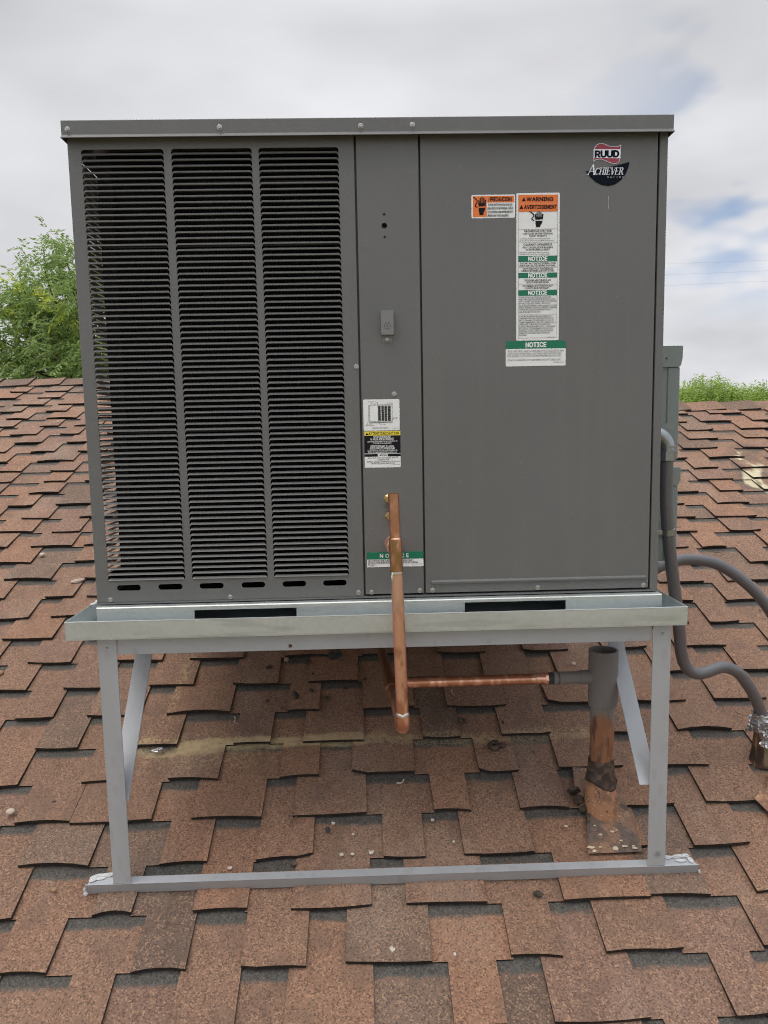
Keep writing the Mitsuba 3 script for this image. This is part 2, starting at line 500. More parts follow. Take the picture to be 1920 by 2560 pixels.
def dirt_color(p, n, uv):
    return mix(mi.Color3f(0.20, 0.16, 0.11), mi.Color3f(0.13, 0.15, 0.06), smoothstep(0.4, 0.65, fbm(p.x * 0.4, p.y * 0.4, 0, 4)))


scene['dirt_mat'] = diffuse((0.18, 0.15, 0.10))
scene['dirt_mat'] = principled(mikit.proc(dirt_color), 0.95, specular=0.1)
scene['wire_mat'] = diffuse((0.06, 0.06, 0.065))

# ------------------------------------------------------------------ ground
g = trimesh.creation.annulus(0.001, 1500.0, 0.02, sections=64) if False else trimesh.creation.cylinder(1500.0, 0.02, sections=96)
add('ground', moved(g, 0, 0, -3.3), 'dirt_mat')
tag('ground', kind='structure')

# ------------------------------------------------------------------ roof: deck, shingles, ridge caps
SL, SR, XT = 3.66, 2.98, 0.2          # ridge of the left part, of the right part, where they meet (behind the unit)


def deck_prism(u0, u1, s_lo, s_ridge):
    p = roof_pt(0, s_lo, -0.020), roof_pt(0, s_ridge, -0.020)
    run = p[1][1] - p[0][1]
    prof = [(p[0][1], p[0][2]), (p[1][1], p[1][2]), (p[1][1] + 2.6, p[1][2] - 2.6 * ST / CT),
            (p[1][1] + 2.6, p[1][2] - 2.6 * ST / CT - 0.2), (p[1][1], p[1][2] - 0.2), (p[0][1], p[0][2] - 0.2)]
    m = trimesh.creation.extrude_polygon(Polygon(prof), u1 - u0, engine='earcut')
    v = m.vertices.copy()
    m.vertices = np.stack([u0 + v[:, 2], v[:, 0], v[:, 1]], -1)
    m.fix_normals()
    return m


add('roof', cat([deck_prism(-6.5, XT, -2.1, SL), deck_prism(XT, 6.5, -2.1, SR)]), 'deck_mat')
tag('roof', kind='structure')

LOWS = {
    -2: [(-0.90, -0.75), (-0.66, -0.50), (-0.40, -0.29), (-0.16, -0.04), (0.10, 0.20), (0.464, 0.507), (0.607, 0.703)],
    -1: [(-0.762, -0.623), (-0.538, -0.411), (-0.292, -0.197), (-0.031, 0.118), (0.214, 0.304), (0.479, 0.64), (0.725, 0.80)],
    0: [(-0.671, -0.508), (-0.402, -0.295), (-0.164, -0.084), (0.088, 0.246), (0.345, 0.436), (0.594, 0.754)],
    1: [(-0.792, -0.624), (-0.538, -0.409), (-0.297, -0.2), (-0.034, 0.042), (0.215, 0.381), (0.697, 0.796)],
    2: [(-0.914, -0.827), (-0.665, -0.508), (-0.403, -0.292), (-0.165, -0.003), (0.092, 0.18), (0.34, 0.485), (0.601, 0.709), (0.843, 0.94)],
    3: [(-0.965, -0.884), (-0.558, -0.463), (-0.292, -0.216), (-0.041, 0.121), (0.211, 0.334), (0.45, 0.536), (0.707, 0.79)],
    4: [(-0.922, -0.761), (-0.655, -0.543), (-0.416, -0.261), (-0.162, -0.075), (0.087, 0.248), (0.35, 0.459), (0.62, 0.70), (0.84, 0.993)],
    5: [(-1.051, -0.924), (-0.811, -0.731), (-0.546, -0.394), (-0.296, -0.206), (-0.045, 0.113), (0.218, 0.328), (0.463, 0.603), (0.72, 0.81), (0.959, 1.078)],
    6: [(-1.116, -1.022), (-0.92, -0.824), (-0.676, -0.599), (-0.423, -0.261), (-0.17, -0.048), (0.10, 0.19), (0.36, 0.48), (0.62, 0.74), (0.879, 0.963), (1.111, 1.177)],
    7: [(-1.167, -1.141), (-1.038, -0.928), (-0.80, -0.68), (-0.55, -0.43), (-0.30, -0.21), (-0.06, 0.07), (0.20, 0.32), (0.46, 0.54), (0.72, 0.84), (0.994, 1.092)],
    8: [(-1.183, -1.082), (-0.95, -0.82), (-0.67, -0.58), (-0.42, -0.29), (-0.15, -0.05), (0.09, 0.19), (0.34, 0.46), (0.60, 0.71), (0.85, 0.94), (1.099, 1.25)],
    9: [(-1.268, -1.213), (-1.05, -0.933), (0.80, 0.90), (1.03, 1.10), (1.203, 1.325)],
    10: [(-1.174, -1.098), (-0.95, -0.84), (0.85, 0.96), (1.093, 1.211), (1.365, 1.473)],
    11: [(-1.307, -1.162), (-1.063, -1.019), (0.90, 1.02), (1.18, 1.27), (1.454, 1.565)],
    12: [(-1.419, -1.358), (-1.185, -1.061), (1.00, 1.10), (1.25, 1.406)],
    13: [(-1.305, -1.14), (1.06, 1.13), (1.221, 1.276), (1.372, 1.534)],
    14: [(-1.44, -1.348), (-1.192, -1.143)],
}


def plate(u0, u1, m, low, tone):
    """One visible shingle of course m between u0 and u1: a slightly waved plate whose head runs under the next course."""
    nu, ns = 5, 4
    s0, s1 = S0 + m * EXPO, S0 + (m + 1) * EXPO
    far = m > 16
    top_h, head_h = (-0.0036, -0.0080) if low else (0.0052, -0.0029)
    s_but = s0 + (0.0015 if low else rng.uniform(-0.0035, 0.0035))
    jl, jr = rng.uniform(-0.003, 0.003, 2) if not low else (-0.004, 0.004)
    a = np.linspace(0, 1, nu)
    b = np.array([0.0, 0.25, EXPO / (EXPO + 0.02), 1.0])
    A, B = np.meshgrid(a, b, indexing='ij')
    sag = 0.0 if low else rng.uniform(-0.005, 0.007)
    tilt = 0.0 if low else rng.uniform(-0.007, 0.007)
    top = s1 + 0.02
    U = u0 + jl * (1 - B) + (u1 + jr * (1 - B) - u0 - jl * (1 - B)) * A
    S = s_but + (top - s_but) * B + (1 - B) ** 4 * (sag * 4 * A * (1 - A) + tilt * (A - 0.5))
    if not low and rng.random() < 0.22:                 # a worn, rounded corner
        k = 0 if rng.random() < 0.5 else nu - 1
        S[k, 0] += rng.uniform(0.006, 0.014)
    frac = (S - s0) / EXPO
    H = top_h + (head_h - top_h) * np.clip(frac, -0.1, 1.3)
    if not low:
        curl = rng.uniform(0, 0.0025) * np.abs(2 * A - 1) ** 2 + rng.uniform(-0.0005, 0.0060) * 4 * A * (1 - A) * rng.random()
        H = H + (1 - B) ** 2 * (curl + rng.uniform(-0.001, 0.001) * (A - 0.5))
    H = np.where(B > 0.99, np.minimum(H, -0.0085), H)
    th = 0.0034 if low else 0.0078
    P = roof_pt(U, S, H).reshape(-1, 3)
    Q = roof_pt(U, S, H - th * (1 - 0.5 * B)).reshape(-1, 3)
    idx = np.arange(nu * ns).reshape(nu, ns)
    f = []
    for i in range(nu - 1):
        for j in range(ns - 1):
            f += [(idx[i, j], idx[i + 1, j], idx[i + 1, j + 1]), (idx[i, j], idx[i + 1, j + 1], idx[i, j + 1])]
    # skirts down the butt and both sides, with vertices of their own
    rim = [idx[0, j] for j in range(ns - 1, -1, -1)] + [idx[i, 0] for i in range(1, nu)] + [idx[nu - 1, j] for j in range(1, ns)]
    o = len(P)
    V = np.vstack([P, P[rim], Q[rim]])
    k = len(rim)
    for i in range(k - 1):
        f += [(o + i, o + k + i, o + k + i + 1), (o + i, o + k + i + 1, o + i + 1)]
    uvx = tone * 10 + 1 + 5 * A.reshape(-1) + 0.0
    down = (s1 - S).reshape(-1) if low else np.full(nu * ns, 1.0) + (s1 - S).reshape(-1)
    uv = np.stack([uvx, down], -1)
    edge_v = 5.0
    uv = np.vstack([uv, uv[rim] + [0, edge_v], uv[rim] + [0, edge_v + 0.01]])
    return V, np.array(f), uv


pieces = []
for m in range(-15, 31):
    lo, hi = -4.6, 4.6
    if m >= 26:
        hi = XT
    spans = []
    given = sorted(LOWS.get(m, []))
    if given:
        # split the digitised range where a wide gap has no reading (behind the unit)
        lows = list(given)
        for (a0, a1), (b0, b1) in zip(given, given[1:]):
            x = a1
            while b0 - x > 0.36:
                x += rng.uniform(0.12, 0.17)
                w = rng.uniform(0.08, 0.13)
                lows.append((x, x + w))
                x += w
        left, right = given[0][0], given[-1][1]
    else:
        lows, left = [], lo + rng.uniform(0, 0.25)
        right = left
    x = left
    while x > lo:
        x -= rng.uniform(0.10, 0.18)
        w = rng.uniform(0.075, 0.16)
        lows.append((x - w, x))
        x -= w
    x = right
    while x < hi:
        x += rng.uniform(0.10, 0.18)
        w = rng.uniform(0.075, 0.16)
        lows.append((x, x + w))
        x += w
    lows = sorted(lows)
    for i, (a0, a1) in enumerate(lows):
        if a0 > hi:
            break
        pieces.append((m, a0, min(a1, hi), True))
        if i + 1 < len(lows):
            b0, b1 = a1, min(lows[i + 1][0], hi)
            if b1 - b0 > 0.24:
                mid = b0 + (b1 - b0) * rng.uniform(0.4, 0.6)
                pieces += [(m, b0, mid - 0.0008, False), (m, mid + 0.0008, b1, False)]
            elif b1 - b0 > 0.01:
                pieces.append((m, b0, b1, False))

# a lower layer lies on the tab of the course below and reads as one piece with it: same blend of granules
by_course, toned = {}, []
for m, a0, a1, low in sorted(pieces, key=lambda t: (t[0], t[3])):
    tone = int(rng.choice(6, p=[0.16, 0.27, 0.14, 0.23, 0.04, 0.16]))
    if low:
        best = max(((min(a1, q1) - max(a0, q0), tn) for q0, q1, tn in by_course.get(m - 1, ())), default=(0, tone))
        tone = best[1] if best[0] > 0.01 else tone
    else:
        by_course.setdefault(m, []).append((a0, a1, tone))
    toned.append((m, a0, a1, low, tone))
near, rest = [], []
for pc in toned:
    m, a0, a1, low, tone = pc
    c = roof_pt((a0 + a1) / 2, S0 + (m + 0.5) * EXPO)
    q = c - EYE
    along = q @ FWD
    if along < 0.5 or abs(q[0] / along) > 0.60 or (q @ UP) / along < -0.74:
        rest.append((1e9, pc))
    else:
        hidden = m > 8 and abs(q[0]) / along < 0.36
        near.append(((1e6 if hidden else 0) + np.linalg.norm(q) ** 2 / max(a1 - a0, 0.02), pc))
near.sort(key=lambda t: t[0])
parts300, far_pieces = near[:298], near[298:] + rest
for i, (_, pc) in enumerate(parts300):
    V, f, uv = plate(pc[1], pc[2], pc[0], pc[3], pc[4])
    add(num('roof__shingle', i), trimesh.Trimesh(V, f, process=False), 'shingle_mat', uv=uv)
vs, fs, us, n = [], [], [], 0
for _, pc in far_pieces:
    V, f, uv = plate(pc[1], pc[2], pc[0], pc[3], pc[4])
    vs.append(V); fs.append(f + n); us.append(uv)
    n += len(V)
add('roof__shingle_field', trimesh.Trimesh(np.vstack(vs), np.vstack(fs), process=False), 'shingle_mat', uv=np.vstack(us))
tag('roof__shingle_field', kind='stuff')


def ridge_cap(u0, u1, s_ridge, tone):
    """A shingle bent over the ridge; its right end lies on top of the next one and stands a little proud."""
    na = 7
    prof = []
    for t in np.linspace(-1, 1, na):
        side = abs(t) * 0.135
        y = t * 0.135 * CT
        z = -side * ST - 0.004 + 0.010 * (1 - abs(t)) ** 2 * 0.0
        prof.append((y, z))
    pk = roof_pt(0, s_ridge)
    rows = []
    for a, lift in ((0.0, 0.003), (0.4, 0.006), (0.85, 0.011), (1.0, 0.014 + rng.uniform(-0.002, 0.004))):
        w = 1 + (rng.uniform(-0.03, 0.03) if a == 1.0 else 0)
        for (y, z) in prof:
            rows.append((u0 + a * (u1 - u0) + rng.uniform(-0.002, 0.002) * (a == 1.0), pk[1] + y * w, pk[2] + z * w + lift))
    P = np.array(rows)
    Q = P - np.array([0, 0, 0.0075])
    idx = np.arange(len(P)).reshape(4, na)
    f = []
    for i in range(3):
        for j in range(na - 1):
            f += [(idx[i, j], idx[i + 1, j], idx[i + 1, j + 1]), (idx[i, j], idx[i + 1, j + 1], idx[i, j + 1])]
    rim = list(idx[:, 0]) + list(idx[3, 1:]) + list(idx[2::-1, na - 1])
    o, k = len(P), len(rim)
    V = np.vstack([P, P[rim], Q[rim]])
    for i in range(k - 1):
        f += [(o + i, o + k + i, o + k + i + 1), (o + i, o + k + i + 1, o + i + 1)]
    uvx = np.full(len(P), tone * 10 + 2.0) + np.linspace(0, 4, len(P))
    uv = np.stack([uvx, 1 + np.linspace(0, 1, len(P))], -1)
    uv = np.vstack([uv, uv[rim] + [0, 5.0], uv[rim] + [0, 5.1]])
    return trimesh.Trimesh(V, np.array(f), process=False), uv


ci = 0
for u_lo, u_hi, sr, first in ((-4.6, XT, SL + 0.03, -2.161), (XT, 4.6, SR + 0.03, 1.832)):
    e = 0.2
    start = first + math.floor((u_lo - first) / e) * e
    u = start
    while u < u_hi:
        if u + e > u_lo:
            m, uv = ridge_cap(max(u - 0.04, u_lo - 0.03), min(u + e, u_hi), sr, int(rng.choice([2, 3, 4, 1], p=[0.4, 0.3, 0.2, 0.1])))
            add(num('roof__ridge_cap', ci), m, 'shingle_mat', uv=uv)
            ci += 1
        u += e

# ------------------------------------------------------------------ the packaged air conditioner
AC = 'air_conditioner'
tag(AC, 'big grey rooftop air conditioner with louvred grille, warning stickers and a round navy emblem', 'air conditioner')
TOP = 0.938
X1, X2, X3 = -0.0315, 0.097, 0.5815           # seams between the front panels
GAP = 0.0019


def sheet_panel(x0, x1, z0, z1, holes=(), bead=None):
    """A folded sheet: face at y = 0 with rounded vertical edges and returns behind the seams."""
    r = 0.0016
    face = sbox(x0 + r, z0, x1 - r, z1)
    for hpoly in holes:
        face = face.difference(hpoly)
    ms = [extrude_xz(face, 0.0, 0.0012)]
    for x, sg in ((x0, 1), (x1, -1)):
        prof = [(x + sg * r, 0.0), (x + sg * r * 0.3, r * 0.3), (x, r), (x, 0.016)]
        for (xa, ya), (xb, yb) in zip(prof, prof[1:]):
            v = np.array([(xa, ya, z0), (xb, yb, z0), (xb, yb, z1), (xa, ya, z1)])
            f = np.array([(0, 1, 2), (0, 2, 3)])
            ms.append(trimesh.Trimesh(v, f if sg < 0 else f[:, ::-1], process=False))
    return cat(ms)


def slot(x0, x1, z0, z1, r):
    """Louvre opening: flat sill, rounded upper corners."""
    pts = [(x0, z0), (x1, z0)]
    for a in np.linspace(0, math.pi / 2, 5):
        pts.append((x1 - r + r * math.cos(a), z1 - r + r * math.sin(a)))
    for a in np.linspace(math.pi / 2, math.pi, 5):
        pts.append((x0 + r + r * math.cos(a), z1 - r + r * math.sin(a)))
    return Polygon(pts)


COLS = ((-0.5735, -0.4115), (-0.3965, -0.2370), (-0.2235, -0.0645))
NROW = 75
PITCH = (0.9165 - 0.0475) / NROW


def grille_holes(cols, n=NROW, top=0.9165):
    hs = []
    for x0, x1 in cols:
        for k in range(n):
            z0 = top - (k + 1) * PITCH
            hs.append(slot(x0, x1, z0, z0 + PITCH - 0.0012, 0.0058))
    return hs


def slat_mesh(x0, x1, rise=0.0036, deep=0.0046):
    """One blade: from the sill of its opening it leans inward and up; its ends fold back to the sheet."""
    t = 0.0007
    w = 0.004
    pts = [(x0 + 0.001, -0.0030, -0.0004), (x1 - 0.001, -0.0030, -0.0004), (x1 - w, deep - 0.0030, rise), (x0 + w, deep - 0.0030, rise)]
    top = np.array(pts)
    bot = top + np.array([0, 0.0002, -t])
    v = np.vstack([top, bot])
    f = [(0, 1, 2), (0, 2, 3), (4, 6, 5), (4, 7, 6), (0, 4, 5), (0, 5, 1), (1, 5, 6), (1, 6, 2), (2, 6, 7), (2, 7, 3), (3, 7, 4), (3, 4, 0)]
    return trimesh.Trimesh(v, f, process=False)


ovals = [sbox(a + 0.006, 0.0305 - 0.0002, b - 0.006, 0.0305 + 0.0002).buffer(0.0058, quad_segs=8)
         for a, b in ((-0.556, -0.506), (-0.469, -0.418), (-0.382, -0.331), (-0.293, -0.243), (-0.206, -0.156), (-0.120, -0.070))]
add(AC + '__grille_panel', sheet_panel(-0.600, X1 - GAP, 0.0, TOP, grille_holes(COLS) + ovals), 'unit_paint')
si = 0
for x0, x1 in COLS:
    blade = mikit.ply(slat_mesh(x0, x1), 'slat_paint')
    for k in range(NROW):
        scene[AC + '__grille_panel__' + num('slat', si)] = {**blade, 'to_world': T().translate([0, 0, 0.9165 - (k + 1) * PITCH])}
        si += 1

disc = lambda x, z, r: sbox(x - 1e-5, z - 1e-5, x + 1e-5, z + 1e-5).buffer(r, quad_segs=10)
add(AC + '__valve_panel', sheet_panel(X1 + GAP, X2 - GAP, 0.004, TOP, [disc(0.0245, 0.785, 0.0023), disc(0.0245, 0.763, 0.0056), disc(0.0247, 0.741, 0.0023)]), 'unit_paint')
# the wide panel has a rounded bead pressed out near its foot and a small scratch-like nick
bead = xf(tube([(0, 0, 0), (0.0015, 0, 0), (0.4625, 0, 0), (0.464, 0, 0)], [0.0005, 0.0044, 0.0044, 0.0005], 16), T().translate([0.110, -0.0004, 0.0268]))
nick = tube([(0.4802, -0.0001, 0.8155), (0.4795, -0.0004, 0.803), (0.4800, -0.0003, 0.790)], [0.0007, 0.0005, 0.0008], 6)
add(AC + '__service_panel', cat([sheet_panel(X2 + GAP, X3 - GAP, 0.004, TOP), bead]), 'unit_paint')
add(AC + '__service_panel__scratch', nick, 'screw_zinc')
add(AC + '__corner_post', sheet_panel(X3 + GAP, 0.600, 0.0, TOP), 'unit_paint')
# base rail under the front panels, sides, back, unseen dividing sheets
add(AC + '__base_rail', cat([box(-0.5995, 0.5995, 0.001, 1.20, -0.0045, -0.0005), box(-0.6, 0.6, -0.0025, 0.0045, -0.0035, -0.0008)]), 'slat_paint')
side_cols = [(-1.165 + 0.188 * i, -1.165 + 0.188 * i + 0.173) for i in range(6)]
sp = [extrude_xz(sbox(-1.205, 0.0, -0.012, TOP).difference(__import__('shapely').union_all([slot(a, b, 0.9165 - (k + 1) * PITCH, 0.9165 - k * PITCH - 0.0012, 0.0055) for a, b in side_cols for k in range(NROW)])), 0.0, 0.0012)]
for a, b in side_cols:
    for k in range(NROW):
        sp.append(moved(slat_mesh(a, b, 0.0049, 0.0075), 0, 0, 0.9165 - (k + 1) * PITCH))
sp = cat(sp)
v = np.array(sp.vertices)
sp.vertices = np.stack([-0.600 + v[:, 1], -v[:, 0], v[:, 2]], -1)
sp.invert() if False else None
add(AC + '__side_grille', sp, 'slat_paint')
add(AC + '__side_panel', box(0.5985, 0.5998, 0.014, 1.205, 0.0, TOP), 'unit_paint')
add(AC + '__back_panel', box(-0.599, 0.598, 1.202, 1.205, 0.0, TOP), 'unit_paint')
add(AC + '__unseen_divider', cat([box(-0.036, -0.0345, 0.018, 1.20, 0.0, TOP), box(-0.034, 0.597, 0.020, 0.022, 0.0005, TOP - 0.001)]), 'slat_paint')  # unseen sheets behind the panels, keep light out of seams and holes
coil = [box(-0.5355, -0.040, 0.092, 1.19, 0.0, 0.925)]
for k in range(176):                                # upright fins of the front face, a few of them bent
    xk = -0.5655 + 0.003 * k
    bend = rng.normal(0, 0.0004)
    coil.append(hull([(xk + dx + bend * (y < 0.08), y, z) for dx in (0, 0.00025) for y in (0.060, 0.092) for z in (0.0, 0.925)]))
for k in range(120):                                # fins of the return leg along the left side
    yk = 0.064 + 0.004 * k
    coil.append(box(-0.5655, -0.5355, yk, yk + 0.00025, 0.0, 0.925))
for k in range(7):                                  # support rods
    zc = 0.10 + 0.128 * k
    coil.append(tube([(-0.56, 0.0592, zc), (-0.045, 0.0592, zc + 0.002)], 0.0016, 6))
add(AC + '__coil', cat(coil), 'coil_mat')
add(AC + '__unseen_duct', box(-0.40, 0.46, 0.80, 1.20, -0.45, -0.0655), 'unit_paint')  # out of view under the unit, blocks rear light to darken the roof below
brace_pts = tube([(-0.592, 0.07, 0.905), (-0.570, 0.055, 0.870)], 0.006, 8)
add(AC + '__gusset', hull([(-0.5985, 0.045, 0.937), (-0.5985, 0.045, 0.895), (-0.556, 0.045, 0.937), (-0.5985, 0.047, 0.937), (-0.5985, 0.047, 0.895), (-0.556, 0.047, 0.937)]), 'slat_paint')

# cover: deep skirt and a flared drip lip
def cover_mesh():
    def ring(o, z):
        side = 0.0042
        return [(-0.600 - side, -o, z), (0.600 + side, -o, z), (0.600 + side, 1.205 + side, z), (-0.600 - side, 1.205 + side, z)]
    levels = [(0.0142, 0.9655), (0.0155, 0.9642), (0.0155, 0.9382), (0.0215, 0.9316), (0.0215, 0.9306), (0.0148, 0.9360), (0.0148, 0.9400)]
    v = np.array([p for o, z in levels for p in ring(o, z)])
    f = []
    for k in range(len(levels) - 1):
        for i in range(4):
            a, b = k * 4 + i, k * 4 + (i + 1) % 4
            f += [(a, a + 4, b + 4), (a, b + 4, b)]
    f += [(0, 1, 2), (0, 2, 3)]
    return trimesh.Trimesh(v, f, process=False)


add(AC + '__top_cover', cat([cover_mesh(), box(-0.5985, 0.5985, 0.002, 1.203, 0.9385, 0.9400)]), 'unit_paint')


def screw(x, z, y=0.0, r=0.0042):
    """Hex washer head, slightly domed, with a slot."""
    washer = lathe([(0, 0), (r * 1.22, 0), (r * 1.25, 0.0006), (r * 0.95, 0.0011), (0, 0.0011)], 18)
    head = lathe([(0, 0.001), (r * 0.92, 0.001), (r * 0.92, 0.0032), (r * 0.75, 0.0039), (0.0, 0.0036)], 6)
    m = cat([washer, head])
    m.apply_transform(trimesh.transformations.rotation_matrix(math.pi / 2, [1, 0, 0]))
    m.apply_transform(trimesh.transformations.rotation_matrix(rng.uniform(0, 6), [0, 1, 0]))
    return moved(m, x, y, z)


ki = 0
for x, z, y in ((-0.592, 0.948, -0.0155), (-0.296, 0.949, -0.0155), (-0.019, 0.949, -0.0155), (0.083, 0.950, -0.0155), (0.589, 1.202, -0.0155),
                (-0.571, 0.0055, 0), (-0.318, 0.0055, 0), (-0.045, 0.0085, 0), (-0.017, 0.0085, 0), (0.086, 0.0095, 0), (0.1135, 0.0095, 0), (0.340, 0.0095, 0), (0.569, 0.0095, 0),
                (-0.0385, 0.483, 0), (0.0385, 0.426, 0)):
    add(AC + '__' + num('screw', ki), screw(x, z, y), 'screw_zinc', smooth=30)
    ki += 1

# perforated sensor cover with its screw tab
cov = sbox(0.0145, 0.5465, 0.0388, 0.5935).difference(__import__('shapely').union_all([disc(x, z, 0.0013) for x, z in
      ((0.0236, 0.5685), (0.0298, 0.5685), (0.0205, 0.5630), (0.0267, 0.5630), (0.0329, 0.5630), (0.0236, 0.5575), (0.0298, 0.5575))]))
b0 = hull([(0.0145, -0.0125, 0.5465), (0.0388, -0.0125, 0.5465), (0.0145, -0.0125, 0.5935), (0.0388, -0.0125, 0.5935)] + [(0.0145, -0.0119, 0.5465)])
covm = cat([extrude_xz(cov, -0.0135, -0.0128), box(0.0138, 0.0148, -0.0130, 0.0002, 0.5460, 0.5935), box(0.0385, 0.0395, -0.0130, 0.0002, 0.5460, 0.5935),
            box(0.0138, 0.0395, -0.0130, 0.0002, 0.5930, 0.5943), box(0.0138, 0.0395, -0.0130, 0.0002, 0.5455, 0.5465), box(0.0168, 0.0365, -0.0016, 0.0, 0.5310, 0.5456, 0.0004)])
add(AC + '__sensor_cover', covm, 'cover_grey')
add(AC + '__sensor_cover__back', box(0.0149, 0.0384, -0.0060, -0.0055, 0.547, 0.593), 'slat_paint')
add(AC + '__sensor_cover__screw', screw(0.0262, 0.5375, -0.0016, 0.0035), 'screw_zinc', smooth=30)

# brass service ports and the copper drain stub
for i, (x, z) in enumerate(((0.0225, 0.2095), (0.0240, 0.1720))):
    m = lathe([(0, 0), (0.0085, 0), (0.0085, 0.004), (0.0060, 0.006), (0.0060, 0.010), (0.0078, 0.011), (0.0078, 0.020), (0.006, 0.022), (0, 0.022)], 6 if i else 8)
    m.apply_transform(trimesh.transformations.rotation_matrix(math.pi / 2, [1, 0, 0]))
    add(AC + '__' + num('service_port', i), moved(m, x, 0, z), 'brass')
    tag(AC + '__' + num('service_port', i), 'small brass service port')
m = lathe([(0.0085, 0), (0.0185, 0), (0.0185, 0.004), (0.0165, 0.005), (0.0165, 0.008), (0.0178, 0.009), (0.0178, 0.030), (0.0150, 0.034), (0.0125, 0.036), (0.0125, 0.075)], 28)
m.apply_transform(trimesh.transformations.rotation_matrix(math.pi / 2, [1, 0, 0]))
add(AC + '__drain_stub', moved(m, 0.0315, 0, 0.112), 'copper', smooth=30)
tag(AC + '__drain_stub', 'copper drain stub with a stepped collar')
ft = text('LIQ', 0, 0, 0.0075, y=0.0, bold=False)
v = np.array(ft.vertices)
ft.vertices = np.stack([0.0225 - v[:, 2], np.full(len(v), -0.0004), 0.190 + v[:, 0]], -1)
add(AC + '__stamped_lettering', ft, 'lbl_grey')

# ------------------------------------------------------------------ stickers
def sticker(name, i, label, base, extras):
    key = AC + '__' + num(name, i)
    add(key, base[0], base[1])
    tag(key, label)
    for nm, m, mat in extras:
        k = key + '__' + nm
        j = 1
        while k in scene:
            k = f'{key}__{nm}_{j:03d}'
            j += 1
        add(k, m, mat)


def hand_icon(x, z, w, h, y):
    """A raised hand and a live wire, in flat black shapes."""
    ps = []
    palm = [(0.46, 0.0), (0.80, 0.0), (0.80, 0.10), (0.93, 0.26), (0.97, 0.40), (0.42, 0.40), (0.42, 0.24), (0.47, 0.10)]
    palm2 = [(0.42, 0.44), (0.60, 0.50), (0.68, 0.45), (0.84, 0.52), (0.99, 0.47), (0.99, 0.66), (0.42, 0.66)]
    fingers = [((0.42, 0.60), (0.43, 0.80)), ((0.555, 0.60), (0.55, 0.92)), ((0.70, 0.60), (0.70, 1.0)), ((0.84, 0.60), (0.845, 0.93)), ((0.95, 0.55), (0.975, 0.82))]
    out = [poly_patch([(x + a * w, z + b * h) for a, b in palm], y, 0.0001), poly_patch([(x + a * w, z + b * h) for a, b in palm2], y - 0.00005, 0.0001)]
    from shapely.geometry import LineString
    for p, q in fingers:
        out.append(extrude_xz(LineString([(x + p[0] * w, z + p[1] * h), (x + q[0] * w, z + q[1] * h)]).buffer(0.048 * w), y - 0.0001, y))
    wire = [(0.0, 1.0), (0.13, 0.93), (0.30, 0.80), (0.27, 0.68), (0.14, 0.56), (0.16, 0.47), (0.30, 0.44)]
    out.append(extrude_xz(LineString([(x + a * w, z + b * h) for a, b in wire]).buffer(0.040 * w), y - 0.00015, y))
    return cat(out)


def tri_icon(x, z, h, y, inner):
    return poly_patch([(x - h * 0.56, z), (x + h * 0.56, z), (x, z + h)], y, 0.0001), poly_patch([(x - h * 0.06, z + 0.16 * h), (x + h * 0.06, z + 0.16 * h), (x + h * 0.09, z + 0.70 * h), (x - h * 0.09, z + 0.70 * h)], y - 0.0001, 0.0001)


Y0, Y1, Y2 = -0.0004, -0.0007, -0.0010      # sticker, colour fields, print

# tall warning sticker
ax0, ax1, az0, az1 = 0.2925, 0.3808, 0.5305, 0.8228
zf = lambda yp: az1 - (yp - 482.0) / 369.0 * (az1 - az0)
cx = (ax0 + ax1) / 2
bx0, bx1 = ax0 + 0.0042, ax1 - 0.0042
black, white, grey = [], [], []
for yy, s, w, tx in ((497.5, 'WARNING', 0.0552, 0.004), (516.7, 'AVERTISSEMENT', 0.0672, 0.0052)):
    black.append(heavy(text(s, cx + tx, zf(yy + 4.4), 0.0071, Y2 - 0.0002, True, 'c', w), 0.0002))
    t0, t1 = tri_icon(cx + tx - w / 2 - 0.0055, zf(yy + 4.4), 0.0075, Y2, None)
    black.append(t0)
black.append(hand_icon(cx - 0.0165, zf(566), 0.0265, 0.030, Y2))
for yy, s, h, w, al in ((575.6, 'HAZARDOUS VOLTAGE', 0.0042, 0.057, 'c'), (582.4, 'CAN CAUSE SEVERE PERSONAL', 0.0032, 0.062, 'c'), (588, 'INJURY OR DEATH', 0.0032, 0.036, 'c'),
                        (609.4, 'COURANT DANGEREUX', 0.0042, 0.059, 'c'), (616.6, 'PEUT CAUSER DES BLESSURES', 0.0032, 0.062, 'c'), (622.3, 'OU ENTRAÎNER LA MORT', 0.0032, 0.049, 'c'),
                        (656, 'THIS UNIT MAY CONTAIN INTERNAL FUSES', 0.0034, 0.0745, 'c'), (662, 'WHICH ARE LOCATED BEHIND THIS PANEL.', 0.0034, 0.0755, 'c'),
                        (669.8, 'CETTE UNITÉ PEUT CONTENIR LES', 0.0034, 0.062, 'c'), (675, 'FUSIBLES INTERNES QUI SONT SITUÉS', 0.0034, 0.068, 'c'),
                        (698.4, 'THIS PANEL MUST BE IN PLACE', 0.0034, 0.055, 'c'), (703.7, 'EXCEPT WHEN SERVICING.', 0.0034, 0.047, 'c'),
                        (712.8, 'CE PANNEAU DOIT ÊTRE EN PLACE', 0.0034, 0.062, 'c'), (718.3, 'EXCEPTÉ EN ENTRETENANT.', 0.0034, 0.050, 'c')):
    black.append(text(s, cx, zf(yy) - h / 2, h, Y2, True, al, w))
for yy, s, w in ((594.8, 'Turn off electrical power before removing this panel.', 0.064), (599.6, 'Service must be performed by a qualified service person.', 0.071),
                 (628.8, "Débrancher le courant avant d'enlever le panneau.", 0.061), (633.3, "L'entretien doit être assuré par du personnel qualifié.", 0.064)):
    grey.append(text(s, bx0 + 0.002, zf(yy) - 0.001, 0.0022, Y2, False, 'l', w))
